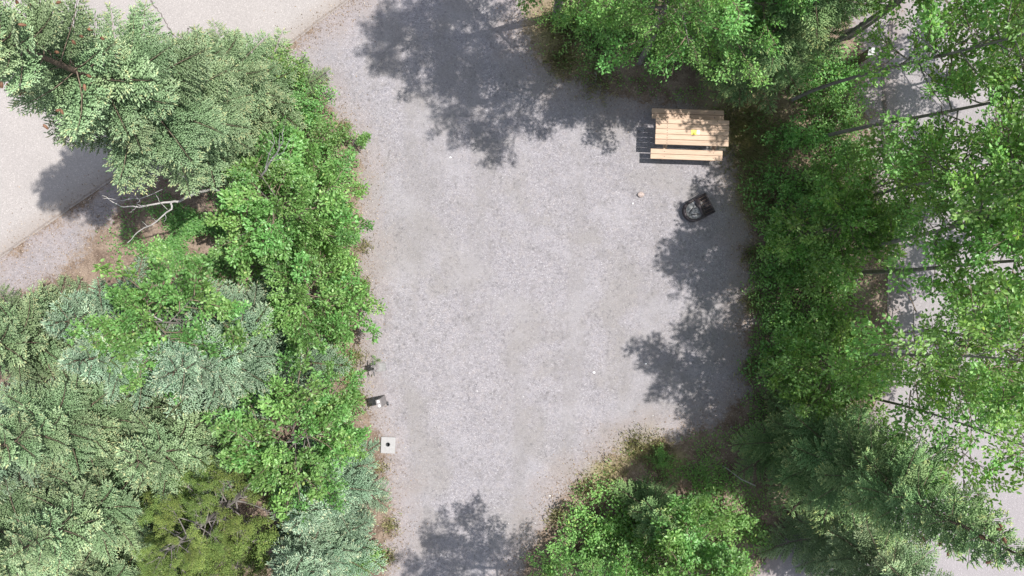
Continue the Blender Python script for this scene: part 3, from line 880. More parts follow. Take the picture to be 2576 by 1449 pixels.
# aspens right
broadleaf((1995, 250), 8.2, 3.6, 1.15, ASPEN_BR, M_bark_aspen, 51, 'aspen nearest the picnic table, its trunk leaning over the low shrubs', lean=(2.5, -0.35), limbs=17, per=3)
broadleaf((2050, 350), 8.6, 3.8, 1.35, ASPEN_BR, M_bark_aspen, 52, 'aspen with the long level trunk right of the picnic table', lean=(2.9, -0.4), limbs=19, per=3)
broadleaf((2065, 130), 9.0, 4.4, 1.4, ASPEN_BR, M_bark_aspen, 53, 'slim dark aspen passing the wooden tap post at the upper right', lean=(0.6, 0.2), limbs=12, per=4, r0=0.065)
broadleaf((2140, 95), 7.2, 3.4, 1.2, ASPEN_BR, M_bark_aspen, 54, 'thin curved aspen beside the tap post at the upper right', lean=(0.2, 0.3), limbs=10, per=4, r0=0.05)
broadleaf((2095, 520), 7.8, 4.0, 1.15, ASPEN_BR, M_bark_aspen, 56, 'aspen rising from the shrubs right of the fire ring', lean=(0.4, 0.0), limbs=15, per=4)
broadleaf((2100, 640), 8.6, 4.4, 1.05, ASPEN_BR, M_bark_aspen, 57, 'grey trunked aspen in the middle of the right hand strip', lean=(0.5, 0.85), limbs=15, per=4, r0=0.07)
broadleaf((2165, 684), 8.0, 4.8, 1.25, ASPEN_BR, M_bark_aspen, 58, 'aspen beside the pale forked dead branch', lean=(1.4, 0.0), limbs=14, per=4, r0=0.06)
broadleaf((2060, 875), 8.4, 4.2, 1.1, ASPEN_BR, M_bark_aspen, 59, 'aspen throwing the big rounded shadow below the fire ring', lean=(0.1, 0.3), limbs=17, per=4)
broadleaf((2150, 990), 6.6, 3.0, 1.7, ASPEN_BR, M_bark_aspen, 60, 'low spreading aspen over the grey road at the right', lean=(0.9, -0.2), limbs=13, per=4, r0=0.038)
broadleaf((2440, 590), 6.0, 2.4, 1.25, ASPEN_BR, M_bark_aspen, 61, 'aspen at the right frame edge below the dark brown sticks', lean=(0.3, 0.0), limbs=13, per=4, r0=0.06)

broadleaf((2400, 185), 4.9, 1.8, 1.25, ASPEN_BR, M_bark_aspen, 64, 'short leafy aspen in the upper right corner', limbs=14, per=5, r0=0.045)
broadleaf((2330, 830), 5.0, 1.8, 1.25, ASPEN_BR, M_bark_aspen, 65, 'short leafy aspen over the grey road at the right frame edge', limbs=14, per=5, r0=0.045)
for i, (px, h_, lb) in enumerate([((2020, 585), 2.6, 'young aspen sapling right of the first shadow lobe'), ((2110, 505), 3.6, 'young aspen sapling just under the bare reddish soil'),
        
        ((2010, 905), 2.6, 'young aspen sapling right of the big rounded shadow')]):
    broadleaf(px, h_, 0.7, 0.95, ASPEN_BR, M_bark_aspen, 160 + i, lb, limbs=12, per=5, r0=0.03, group='aspen saplings in the right hand strip')

# ---------------------------------------------------------------- shrubs
def shrub(px, scale, hs, tm, seed, label, group, name='shrub'):
    g = np.random.default_rng(seed)
    t = thing(name, label, 'shrub', U(*px), g.uniform(0, 6.28), group)
    w, f = tm[seed % len(tm)]
    S = Matrix.Diagonal((scale, scale, hs, 1))
    obj('stems', w, t, mat4=S); obj('foliage', f, t, mat4=S)
    return t
GL = 'shrubs along the left edge of the gravel'
for i, (px, sc_, hs, lb) in enumerate([
    ((735, 205), 0.80, 1.2, 'bright green shrub at the top of the left strip, nearest the beige road'),
    ((690, 265), 0.75, 1.3, 'bright green shrub tucked between the shorter spruce and the gravel'),
    ((785, 285), 0.75, 1.1, 'bright green shrub on the gravel corner where the pad meets the road'),
    ((838, 360), 0.70, 1.1, 'bright green shrub left of the small sprig that reaches onto the gravel'),
    ((765, 385), 0.85, 1.6, 'bright green shrub in front of the upright dead limbs'),
    ((850, 450), 0.62, 1.1, 'narrow bright shrub on the gravel edge level with the picnic bench'),
    ((850, 540), 0.62, 1.0, 'bright green shrub on the gravel edge level with the fire ring'),
    ((840, 625), 0.70, 0.9, 'low green shrub on the gravel edge below the poplar'),
    ((770, 660), 0.75, 0.8, 'low shaded shrub between the poplar and the big blue spruce'),
    ((855, 805), 0.70, 1.0, 'bright green shrub right of the big blue spruce, above the tap post'),
    ((640, 640), 0.90, 0.8, 'dark low shrub in the poplar shade near the brown bare soil'),
    ((915, 1400), 0.50, 0.8, 'small green shrub at the bottom end of the left strip'),
    ((880, 1070), 0.55, 0.9, 'bright green shrub just above the concrete slab'),
    ]):
    shrub(px, sc_, hs, SHRUB_BIG, i, lb, GL)
GR = 'low shrubs under the aspens on the right'
for i, (px, sc_, hs, lb) in enumerate([
    ((2010, 170), 0.75, 0.7, 'low shrub on brown leaf litter right of the dark spruce'),
    ((2090, 205), 0.70, 0.7, 'low shrub at the foot of the brown post with the white cap'),
    ((2000, 350), 0.70, 0.7, 'low shrub between the dry grass and the level aspen trunk'),
    ((2085, 300), 0.75, 0.9, 'low shrub between the two leaning aspen trunks'),
    ((2120, 400), 0.70, 0.8, 'low shrub above the strip of bare reddish soil'),
    ((1955, 510), 0.75, 0.9, 'low shrub right of the fire ring, left of its aspen'),
    ((2040, 470), 0.70, 1.0, 'low shrub just below the strip of bare reddish soil'),
    ((1965, 615), 0.80, 1.0, 'dark green shrub on the gravel edge below the fire ring'),
    ((2060, 600), 0.80, 1.0, 'dark green shrub at the foot of the grey trunked aspen'),
    ((1965, 722), 0.70, 0.6, 'green shrub on the gravel edge left of the forked dead branch'),
    ((2060, 740), 0.80, 1.1, 'green shrub below the forked dead branch'),
    ((1965, 820), 0.80, 1.0, 'green shrub on the gravel edge beside the big rounded shadow'),
    ((2085, 830), 0.80, 1.1, 'green shrub between the big rounded shadow and the grey road'),
    ((1960, 920), 0.75, 1.1, 'pale green shrub above the tall dark spruce, next to the gravel'),
    ((2060, 935), 0.80, 1.1, 'green shrub above the tall dark spruce, next to the grey road'),
    ((2140, 880), 0.55, 0.8, 'small shrub at the kink of the grey road edge'),
    ]):
    shrub(px, sc_ * 1.18, hs * 1.25, SHRUB_SMALL, i, lb, GR)
GB = 'shrubs at the bottom right of the gravel'
for i, (px, sc_, hs, lb) in enumerate([
    ((1490, 1300), 0.95, 1.2, 'dark green shrub on the tip of the bottom thicket'),
    ((1440, 1380), 0.95, 1.3, 'dark green shrub at the bottom edge left of the young spruce'),
    ((1560, 1370), 1.00, 1.6, 'glossy green shrub at the bottom edge below the young spruce'),
    ((1690, 1360), 1.00, 1.8, 'bright leafy shrub at the bottom edge right of the young spruce'),
    ((1800, 1420), 0.95, 1.7, 'bright leafy shrub at the bottom edge beside the patch of bare soil'),
    ((1660, 1150), 0.38, 0.5, 'little green tuft of leaves alone on the dry grass patch'),
    ((1590, 1320), 0.90, 1.0, 'dark low shrub pressed against the young spruce'),
    ((1735, 1290), 1.0, 0.9, 'dark low shrub between the young spruce and the tall dark spruce'),
    ((1830, 1310), 1.0, 1.0, 'dark low shrub at the foot of the lighter green spruce'),
    ((1375, 1430), 0.60, 0.9, 'small shrub at the bottom edge nearest the gravel'),
    ]):
    shrub(px, sc_, hs, SHRUB_SMALL if i < 2 or i >= 5 else SHRUB_BIG, i + 1, lb, GB)
GT = 'dark shrubs at the top of the gravel'
for i, (px, sc_, hs, lb) in enumerate([
    ((1440, 60), 0.80, 1.0, 'yellowish green shrub by the grey trunk at the top edge'),
    ((1500, 110), 0.80, 0.9, 'dark shrub on the edge of the long shade, right of the grey trunk'),
    ((1560, 50), 0.85, 1.1, 'dark shrub at the top edge right of the grey trunk'),
    ((1640, 120), 0.75, 0.9, 'dark shrub beneath the bright hanging spray'),
    ((1720, 90), 0.85, 1.0, 'dark shrub between the hanging spray and the dark spruce'),
    ]):
    shrub(px, sc_, hs, SHRUB_SMALL, i + 2, lb, GT)

# low plants nobody could count, and grass
def ground_cover(blobs, n, leaf, mat, name, label, seed, zmax=0.16):
    g = np.random.default_rng(seed); C = np.concatenate([U(u, v)[None, :2] + g.normal(0, 1, (int(n * w), 2)) * r * K * H * 0.55 for u, v, r, w in blobs])
    sd = np.maximum.reduce([poly_sd(C, POLY_PAD), poly_sd(C, POLY_ROAD), poly_sd(C, POLY_ROAD2)])
    C = C[sd < 0.05 * g.random(len(C))]
    k = np.sin(C[:, 0] * 4.1 + 1.3 * np.sin(C[:, 1] * 3.0)) + np.sin(C[:, 1] * 5.3 + C[:, 0] * 1.7)
    C = C[k > g.normal(-0.3, 0.5, len(C))]
    m = len(C); a = g.uniform(0, 2 * PI, m)
    z = ground_z(C[:, 0], C[:, 1]) + 0.02 + g.random(m) ** 1.5 * zmax
    L = leaf * g.uniform(0.6, 1.3, m)
    V, Fx, R = leaves(np.column_stack([C, z]), np.column_stack([np.cos(a), np.sin(a), g.normal(0.1, 0.3, m)]),
                      np.column_stack([g.normal(0, 0.4, m), g.normal(0, 0.4, m), np.ones(m)]), L, L * 0.6, np.clip(g.normal(0.5, 0.22, m), 0, 1))
    return tag(obj(name, mesh(name, V, Fx, mat, R)), label, kind='stuff')
ground_cover([(2040, 180, 120, 1), (2060, 320, 120, 1), (1960, 400, 110, 1), (2100, 480, 100, 0.8), (1990, 560, 110, 1.3), (1960, 700, 100, 1.3), (2080, 700, 120, 1.2),
              (1960, 850, 100, 1.2), (2080, 880, 110, 1.2), (2000, 980, 110, 1.2), (1880, 1070, 90, 0.6), (1500, 90, 120, 1.0), (1640, 100, 130, 1.0), (1760, 160, 110, .7),
              (1500, 1300, 110, 0.7), (1640, 1330, 150, 0.8), (1780, 1230, 120, 1.4), (1740, 1190, 70, 0.4), (1860, 1340, 130, 1.2)], 2600, 0.05, M_shrub, 'ground_cover', 'low leafy plants covering the forest floor on the right', 71)
ground_cover([(480, 610, 110, 2.0), (400, 600, 90, 1.4), (520, 560, 80, 1.0), (600, 640, 120, 1.5), (700, 620, 120, 1.2), (800, 560, 110, 1.0), (820, 420, 110, 1.0), (760, 300, 110, 1), (850, 680, 80, 1.0), (840, 880, 70, 0.5),
              (880, 960, 50, 0.4), (940, 1420, 60, 0.5), (880, 1000, 40, 0.3)], 2400, 0.055, M_shrub, 'ground_cover', 'low leafy plants covering the forest floor on the left', 72)

def grass(blobs, n, seed, label):
    g = np.random.default_rng(seed)
    C = np.concatenate([U(u, v)[None, :2] + g.normal(0, 1, (int(n * w), 2)) * r * K * H * 0.5 for u, v, r, w in blobs])
    m = len(C); a = g.uniform(0, 2 * PI, m); h = g.uniform(0.04, 0.14, m)
    B0 = np.column_stack([C, ground_z(C[:, 0], C[:, 1]) - 0.01])
    dirv = np.column_stack([np.cos(a), np.sin(a), np.zeros(m)]); sidev = np.column_stack([-np.sin(a), np.cos(a), np.zeros(m)])
    bend = g.uniform(0.4, 1.3, m)[:, None]
    V = np.empty((m, 4, 3))
    V[:, 0] = B0 + sidev * 0.004; V[:, 1] = B0 - sidev * 0.004
    V[:, 2] = B0 + dirv * h[:, None] * bend * 0.45 + np.array([0, 0, 1]) * h[:, None] * 0.8 + sidev * 0.003
    V[:, 3] = B0 + dirv * h[:, None] * bend + np.array([0, 0, 1]) * h[:, None]
    f = np.array([(0, 1, 2), (1, 3, 2)])
    Fx = (np.arange(m)[:, None, None] * 4 + f).reshape(-1, 3)
    return tag(obj('grass', mesh('grass', V.reshape(-1, 3), Fx, M_grass, np.repeat(np.clip(g.normal(0.6, 0.25, m), 0, 1), 4))), label, kind='stuff')
grass([(1870, 310, 70, 1), (1900, 350, 80, 1.2), (1905, 490, 60, 0.7), (1890, 400, 60, .6)], 2500, 81, 'dry grass beside the right end of the picnic table')
grass([(1600, 1122, 40, .7), (1655, 1135, 45, .8), (1540, 1185, 40, 0.4), (1480, 1225, 40, .4)], 1300, 82, 'dry yellow grass at the lower right edge of the gravel')
grass([(1410, 60, 50, 0.8), (1415, 150, 50, 0.8), (1500, 210, 50, .4), (895, 900, 30, .3), (905, 1010, 30, .3), (915, 620, 22, .15), (918, 720, 20, .12), (905, 480, 20, .12), (960, 1180, 18, .12), (985, 1320, 24, .2), (975, 1400, 24, .2), (890, 960, 30, .3), (800, 215, 24, .15), (870, 320, 20, .12), (1890, 640, 30, .3), (1890, 760, 30, .3), (1885, 930, 30, .3), (1400, 1300, 28, .25)], 1500, 83, 'sparse grass along the edges of the gravel')

# ---------------------------------------------------------------- bare dead limbs
def limb_thing(name, label, cat, paths, mat, seed):
    """paths: list of (part name, [(u, v, z)...], r0, r1)"""
    g = np.random.default_rng(seed)
    base = U(*paths[0][1][0][:2]); base[2] = 0
    t = thing(name, label, cat, base)
    for pn, pts, r0, r1 in paths:
        Pw = np.array([U(*q) for q in pts]) - base
        # subdivide with a little wobble
        tt = np.linspace(0, len(Pw) - 1, (len(Pw) - 1) * 3 + 1)
        Q = np.column_stack([np.interp(tt, np.arange(len(Pw)), Pw[:, k]) for k in range(3)])
        Q[1:-1] += g.normal(0, 0.012, (len(Q) - 2, 3))
        mb = MB(); mb.tube(Q, np.linspace(r0, r1, len(Q)) * 0.72, 6)
        obj(pn, mb.mesh(pn, mat), t)
    return t
def z2(x, y):   # survey of the close-up at (340,480), 2.787 per source pixel
    return ((340 + x / 2.787) / 1.4907, (480 + y / 2.787) / 1.4907)
def zp(pts): return [(*z2(x, y), z + 1.3) for x, y, z in pts]
limb_thing('dead_tree', 'bleached bare tree leaning left over the brown soil by the road', 'dead tree', [
    ('trunk', [(742, 548, 0.0)] + zp([(1300, 640, 1.4), (1080, 690, 2.2), (930, 765, 2.6), (840, 775, 2.7)]), 0.055, 0.034),
    ('branch', zp([(840, 775, 2.7), (600, 815, 2.9), (350, 830, 3.0), (240, 770, 3.05), (120, 705, 3.1)]), 0.032, 0.008),
    ('branch', zp([(840, 780, 2.7), (850, 840, 2.75), (690, 970, 2.7), (500, 1090, 2.6), (385, 1200, 2.55)]), 0.030, 0.009),
    ('branch', zp([(600, 815, 2.9), (480, 800, 3.0), (510, 745, 3.1), (750, 640, 3.2)]), 0.017, 0.010),
    ('branch', zp([(510, 745, 3.1), (320, 745, 3.15), (130, 735, 3.2)]), 0.014, 0.006),
    ('branch', zp([(480, 815, 2.95), (460, 860, 2.9), (405, 880, 2.9)]), 0.011, 0.005),
    ('branch', zp([(690, 970, 2.7), (640, 940, 2.8)]), 0.009, 0.004),
    ('branch', zp([(600, 1030, 2.65), (530, 970, 2.75)]), 0.010, 0.004),
    ('branch', zp([(800, 850, 2.75), (720, 760, 2.9), (680, 690, 3.0)]), 0.010, 0.005),
    ('branch', zp([(780, 880, 2.7), (795, 940, 2.65), (770, 985, 2.6)]), 0.009, 0.004),
    ('branch', zp([(1080, 690, 2.2), (1000, 520, 2.7), (790, 410, 3.0), (700, 330, 3.1), (510, 220, 3.2)]), 0.024, 0.006),
    ('branch', zp([(720, 375, 3.1), (650, 440, 3.1), (555, 465, 3.1)]), 0.011, 0.005),
    ('branch', zp([(820, 410, 3.0), (800, 360, 3.1), (720, 290, 3.15), (590, 230, 3.2)]), 0.012, 0.005),
    ('branch', zp([(1010, 470, 2.8), (980, 330, 3.1), (950, 250, 3.2)]), 0.013, 0.006),
    ('branch', zp([(510, 745, 3.1), (430, 690, 3.15)]), 0.009, 0.004),
], M_bark_dead, 91)
def zp2(pts): return [(*z2(x, y), z + 1.15) for x, y, z in pts]
limb_thing('dead_tree', 'upright cluster of bleached bare limbs inside the upper left poplar', 'dead tree', [
    ('trunk', [(770, 468, 0.0)] + zp2([(1770, 530, 1.6), (1860, 380, 2.2), (1970, 210, 2.9), (1975, 50, 3.4)]), 0.05, 0.010),
    ('branch', zp2([(1960, 230, 2.85), (2000, 90, 3.3), (2020, -20, 3.5)]), 0.018, 0.007),
    ('branch', zp2([(1830, 430, 2.0), (1860, 280, 2.6), (1920, 150, 3.0), (1890, 0, 3.4)]), 0.020, 0.007),
    ('branch', zp2([(1900, 310, 2.5), (2020, 250, 2.9), (2050, 170, 3.1), (2110, 100, 3.3)]), 0.014, 0.006),
    ('branch', zp2([(1880, 340, 2.4), (2000, 320, 2.7), (2090, 340, 2.9)]), 0.011, 0.005),
    ('branch', zp2([(1880, 280, 2.6), (1820, 220, 2.9)]), 0.010, 0.004),
    ('branch', zp2([(1900, 160, 3.0), (1830, 110, 3.2)]), 0.009, 0.004),
], M_bark_dead, 92)
limb_thing('dead_branch', 'pale forked dead branch standing in the shrubs on the right', 'branch', [
    ('stem', [(2150, 745, 0.02), (2153, 715, 0.75), (2158, 690, 1.25)], 0.022, 0.015),
    ('twig', [(2158, 690, 1.25), (2146, 676, 1.45)], 0.014, 0.006),
    ('twig', [(2158, 690, 1.25), (2170, 680, 1.45)], 0.013, 0.006),
], M_bark_dead, 93)
limb_thing('fallen_stick', 'grey stick leaning out of the dark spruce at the lower right', 'stick', [
    ('stick', [(1818, 1172, 0.03), (1850, 1195, 0.45), (1900, 1222, 0.95)], 0.016, 0.022)], M_bark_dead, 94)
limb_thing('fallen_stick', 'short pale stick lying at the top of the shaded gravel', 'stick', [
    ('stick', [(1497, 207, 0.02), (1500, 190, 0.03), (1499, 180, 0.05)], 0.007, 0.006)], M_bark_dead, 95)
limb_thing('dead_branch', 'pale bleached branch lying across the poplar in the blue spruces', 'branch', [
    ('stem', [(350, 782, 4.0), (385, 795, 4.1), (412, 810, 4.1)], 0.016, 0.026)], M_bark_dead, 96)
# small sprig reaching onto the gravel
sp = thing('leafy_sprig', 'leafy sprig reaching onto the gravel from the left shrubs', 'plant', U(905, 378))
for k in range(4):
    M4 = Matrix.Translation((0.0, 0.0, 0.25)) @ Matrix.Rotation(0.75 + 0.15 * k, 4, 'Z') @ Matrix.Rotation(0.1 * k - 0.2, 4, 'Y') @ Matrix.Scale(0.55 - 0.05 * k, 4)
    obj('leafy_branch', POPLAR_BR[k], sp, mat4=M4)
# dark sticks put in for a shaded patch of duff with dead twigs
bp_ = thing('shaded_floor_sticks', 'dark brown sticks standing in for shaded forest floor at the right frame edge', 'sticks', U(2550, 352, 0.0))
g = np.random.default_rng(97)
for k in range(70):
    a = g.uniform(0, PI); l = g.uniform(0.2, 0.6); c = np.array([g.normal(0, 0.28), g.normal(0, 0.38), g.uniform(0.04, 0.38)])
    d = np.array([math.cos(a), math.sin(a), g.normal(0, 0.2)]) * l
    mb = MB(); mb.tube([c - d, c + g.normal(0, 0.02, 3), c + d], [0.016, 0.014, 0.006], 5)
    obj('stick', mb.mesh('stick', M_bark_brown if k % 4 else M_twigd), bp_)

# ---------------------------------------------------------------- picnic table
def unpx(u, v, z):        # source-picture pixel (3840 wide)
    return U(u / 1.49068, v / 1.49068, z)
tc = unpx(2595.6, 496, 0.75)
pt = thing('picnic_table', 'new pale wooden picnic table with two benches on the gravel', 'picnic table', (tc[0], tc[1], 0), math.radians(-1.9))
PL = 1.83
def plank(y, z, w, L=PL, x=0.0):
    key = (round(w, 3), round(L, 2))
    if key not in plank.c:
        plank.c[key] = bevel_box_mesh('plank', (L, w, 0.038), M_plank, 0.005)
    return obj('plank', plank.c[key], pt, (x, y, z))
plank.c = {}
rp = random.Random(5)
for i in range(5):
    plank(0.2620 - i * 0.131, 0.731 + rp.uniform(-0.001, 0.001), 0.1235, PL, rp.uniform(-0.004, 0.004))
for s, xo in ((1, -0.055), (-1, -0.055)):
    for j in range(2):
        plank(s * (0.445 + 0.131 * j), 0.431, 0.1235, 1.82, xo + rp.uniform(-0.004, 0.004))
beam = bevel_box_mesh('crossbeam', (0.04, 1.22, 0.09), M_plank, 0.004)
cleat = bevel_box_mesh('cleat', (0.04, 0.62, 0.07), M_plank, 0.004)
legm = bevel_box_mesh('leg', (0.04, 0.09, 0.86), M_plank, 0.004)
for sx in (-0.62, 0.62):
    obj('crossbeam', beam, pt, (sx, 0, 0.366))
    obj('cleat', cleat, pt, (sx, 0, 0.676))
    for sy in (-1, 1):
        o = obj('leg', legm, pt, (sx + 0.042, sy * 0.335, 0.345)); o.rotation_euler = (sy * 0.52, 0, 0)
o = obj('brace', bevel_box_mesh('brace', (0.9, 0.07, 0.035), M_plank, 0.003), pt, (0, 0, 0.55))
_b = MB(); _b.tube([(0, 0, -0.002), (0, 0, 0.003), (0, 0, 0.005)], [0.011, 0.010, 0.004], 8)
BOLT = _b.mesh('bolt', M_iron, False)
for sx in (-0.62, 0.62):
    for i in range(5):
        for dy in (-0.03, 0.03): obj('bolt', BOLT, pt, (sx, 0.262 - i * 0.131 + dy, 0.752))
    for s_ in (-1, 1):
        for j in range(2): obj('bolt', BOLT, pt, (sx, s_ * (0.445 + 0.131 * j), 0.452))
st = obj('sticker', bevel_box_mesh('sticker', (0.13, 0.115, 0.003), M_yellow, 0), pt, (0.0, 0.0, 0.7525))
lc = unpx(2600, 494, 0.75)
st.location = (0.045, 0.0, 0.7525)
st['label'] = 'yellow sticker on the middle plank'
obj('sticker', bevel_box_mesh('sticker', (0.075, 0.10, 0.003), plain_mat('cream_sticker', (0.72, 0.66, 0.45), 0.5, 0.4, 0, 0.1), 0), pt, (0.15, 0.005, 0.7525))

# ---------------------------------------------------------------- fire ring
fc = unpx(2617, 783, 0.15)
fr = thing('fire_ring', 'rusty black steel fire pit with a folding cooking grate', 'fire pit', (fc[0], fc[1], 0), math.radians(27.2))
# local +x points to the flat end with the grate; the round end is at -x
Wd, Hh = 0.275, 0.17
def u_path(w, xf, n=18):
    P2 = [(xf, w)]
    for k in range(n + 1):
        a = PI / 2 + PI * k / n
        P2.append((-0.12 + 1.0 * w * math.cos(a) * 0.95, w * math.sin(a)))
    P2.append((xf, -w))
    return np.array(P2)
out_ = u_path(Wd, 0.33); inn = u_path(Wd - 0.012, 0.33)
def wall(Po, Pi, z0, z1, closed=False):
    mb = MB(); n = len(Po)
    V = np.concatenate([np.column_stack([Po, np.full(n, z0)]), np.column_stack([Po, np.full(n, z1)]), np.column_stack([Pi, np.full(n, z0)]), np.column_stack([Pi, np.full(n, z1)])])
    F_ = []
    for i in range(n - 1):
        for q in ((i, i + 1, n + i + 1, n + i), (2 * n + i, 3 * n + i, 3 * n + i + 1, 2 * n + i + 1), (n + i, n + i + 1, 3 * n + i + 1, 3 * n + i)):
            F_ += [(q[0], q[1], q[2]), (q[0], q[2], q[3])]
    for i in (0, n - 1):
        q = (i, n + i, 3 * n + i, 2 * n + i); F_ += [(q[0], q[1], q[2]), (q[0], q[2], q[3])]
    mb.add(V, F_); return mb
obj('ring_wall', wall(out_, inn, -0.02, Hh).mesh('ring_wall', M_steel, False), fr)
lip_i = u_path(Wd - 0.06, 0.30)
obj('lip', wall(u_path(Wd + 0.006, 0.33), lip_i, Hh + 0.002, Hh + 0.012).mesh('lip', M_steel, False), fr)
mb = MB(); mb.box((0.33, 0, 0.07), (0.012, 2 * Wd, 0.18)); obj('end_plate', mb.mesh('end_plate', M_steel, False), fr)
# ash bed
aP = u_path(Wd - 0.02, 0.30, 24); n = len(aP)
cA = np.array([[0.02, 0.0]])
V = []; F_ = []
rings = (1.0, 0.75, 0.5, 0.25)
ga = np.random.default_rng(4)
for ri, s in enumerate(rings):
    q = cA + (aP - cA) * s
    V.append(np.column_stack([q, 0.120 + 0.03 * (1 - s) + ga.normal(0, 0.012, n)]))
V.append(np.array([[0.02, 0, 0.155]])); V = np.concatenate(V)
for ri in range(3):
    for i in range(n):
        j = (i + 1) % n
        q = (ri * n + i, ri * n + j, (ri + 1) * n + j, (ri + 1) * n + i); F_ += [(q[0], q[1], q[2]), (q[0], q[2], q[3])]
for i in range(n): F_.append((3 * n + i, 3 * n + (i + 1) % n, 4 * n))
mb = MB(); mb.add(V, F_); obj('ash_bed', mb.mesh('ash_bed', M_ash), fr)
# charred logs in the ash
for k, (x, y, a, l) in enumerate(((-0.15, 0.05, 0.5, 0.14), (-0.12, -0.10, -0.4, 0.12), (0.0, 0.12, 1.2, 0.10))):
    mb = MB(); mb.tube([(-l, 0, 0), (0, 0.005, 0), (l, 0, 0)], [0.008, 0.011, 0.007], 7)
    o = obj('charred_log', mb.mesh('charred_log', M_black), fr, (x, y, 0.150)); o.rotation_euler = (0, 0.05, a)
# cooking grate with its solid front plate
mb = MB(); mb.box((0.055, 0, Hh + 0.022), (0.10, 2 * Wd - 0.02, 0.008)); obj('grate_plate', mb.mesh('grate_plate', M_steel, False), fr)
mb = MB()
for (cx, cy, sx, sy) in ((0.345, 0, 0.02, 2 * Wd), (0.225, Wd - 0.012, 0.24, 0.02), (0.225, -Wd + 0.012, 0.24, 0.02)):
    mb.box((cx, cy, Hh + 0.024), (sx, sy, 0.016))
obj('grate_frame', mb.mesh('grate_frame', M_steel, False), fr)
for k in range(6):
    mb = MB(); y = -0.21 + 0.084 * k; mb.tube([(0.10, y, Hh + 0.030), (0.34, y, Hh + 0.030)], 0.005, 6); obj('grate_bar', mb.mesh('grate_bar', M_rust), fr)
for k in range(11):
    mb = MB(); x = 0.115 + 0.021 * k; mb.tube([(x, -0.255, Hh + 0.022), (x, 0.255, Hh + 0.022)], 0.006, 6); obj('grate_rod', mb.mesh('grate_rod', M_steel), fr)
mb = MB(); mb.box((0.22, 0, 0.125), (0.21, 2 * Wd - 0.04, 0.01)); obj('fire_tray', mb.mesh('fire_tray', M_black, False), fr)
for sy in (-1, 1):
    mb = MB(); mb.box((0.10, sy * (Wd - 0.03), Hh + 0.025), (0.03, 0.03, 0.03)); obj('hinge', mb.mesh('hinge', M_steel, False), fr)

# ---------------------------------------------------------------- rock and slab
def rock_mesh(name, r, seed, mat):
    bm = bmesh.new(); bmesh.ops.create_icosphere(bm, subdivisions=3, radius=1.0)
    rr = random.Random(seed); ph = [rr.uniform(0, 6) for _ in range(6)]
    for v in bm.verts:
        c = v.co; k = 1 + 0.13 * math.sin(2.7 * c.x + ph[0]) * math.cos(2.2 * c.y + ph[1]) + 0.08 * math.sin(5 * c.z + ph[2] + 3 * c.x)
        v.co = Vector((c.x * r[0] * k, c.y * r[1] * k, c.z * r[2] * k))
    m = bpy.data.meshes.new(name); bm.to_mesh(m); bm.free(); m.materials.append(mat)
    for p in m.polygons: p.use_smooth = True
    return m
p = U(1612, 490)
tag(obj('rock', rock_mesh('rock', (0.085, 0.070, 0.06), 3, M_rock), None, (p[0], p[1], 0.02)), 'pinkish stone alone on the gravel left of the fire pit', 'rock')
for i, (u, v, r, lb) in enumerate(((1592, 512, 0.024, 'small white pebble below the pinkish stone'), (1494, 937, 0.030, 'white pebble low on the gravel, left of the big rounded shadow'),
                       (1133, 396, 0.024, 'white pebble on the gravel below the long shade'), (1383, 1247, 0.022, 'white pebble by the bottom shrubs'),
                       (1625, 915, 0.026, 'white pebble at the tip of the big rounded shadow'))):
    p = U(u, v); tag(obj('pebble', rock_mesh('pebble', (r, r * 0.8, r * 0.6), 10 + i, M_white), None, (p[0], p[1], 0.0)), lb, 'pebble')
p = U(977, 1119)
sl = thing('concrete_slab', 'square pale concrete slab with a round iron cap at the left gravel edge', 'slab', (p[0], p[1], 0), math.radians(-2))
obj('slab', bevel_box_mesh('slab', (0.37, 0.42, 0.10), M_concrete, 0.008, 2), sl, (0, 0, 0.005))
mb = MB(); mb.tube([(0, 0, 0.04), (0, 0, 0.066), (0, 0, 0.072)], [0.055, 0.055, 0.045], 20); obj('cap', mb.mesh('cap', M_iron, False), sl, (0, 0.02, 0))

# ---------------------------------------------------------------- posts
# campsite marker post, left: weathered grey board post with a slanted top and two white discs
p = unpx(1340 + 1450 / 14.49, 1460 + 540 / 14.49, 0)
mp_ = thing('marker_post', 'weathered grey marker post with white discs at the left gravel edge', 'marker post', (p[0], p[1], 0), math.radians(14))
bm = bmesh.new()
w, d, h1, h2 = 0.22, 0.10, 0.86, 0.74
vs = [bm.verts.new(c) for c in ((-d/2, -w/2, -0.05), (d/2, -w/2, -0.05), (d/2, w/2, -0.05), (-d/2, w/2, -0.05),
                                (-d/2, -w/2, h1), (d/2, -w/2, h2), (d/2, w/2, h2), (-d/2, w/2, h1))]
for f in ((0, 3, 2, 1), (0, 1, 5, 4), (1, 2, 6, 5), (2, 3, 7, 6), (3, 0, 4, 7), (4, 5, 6, 7)): bm.faces.new([vs[i] for i in f])
bmesh.ops.bevel(bm, geom=list(bm.edges), offset=0.008, segments=1, affect='EDGES')
m = bpy.data.meshes.new('post'); bm.to_mesh(m); bm.free(); m.materials.append(M_post)
obj('post', m, mp_)
for y in (-0.05, 0.055):
    mb = MB(); mb.tube([(0, 0, -0.004), (0, 0, 0.004)], 0.036, 16)
    o = obj('disc', mb.mesh('disc', M_white, False), mp_, (0.0, y, 0.807)); o.rotation_euler = (0, math.atan2(h1 - h2, d), 0)
mb = MB(); mb.box((0.075, -0.13, 0.015), (0.03, 0.10, 0.05)); obj('foot_bracket', mb.mesh('foot_bracket', M_iron, False), mp_)

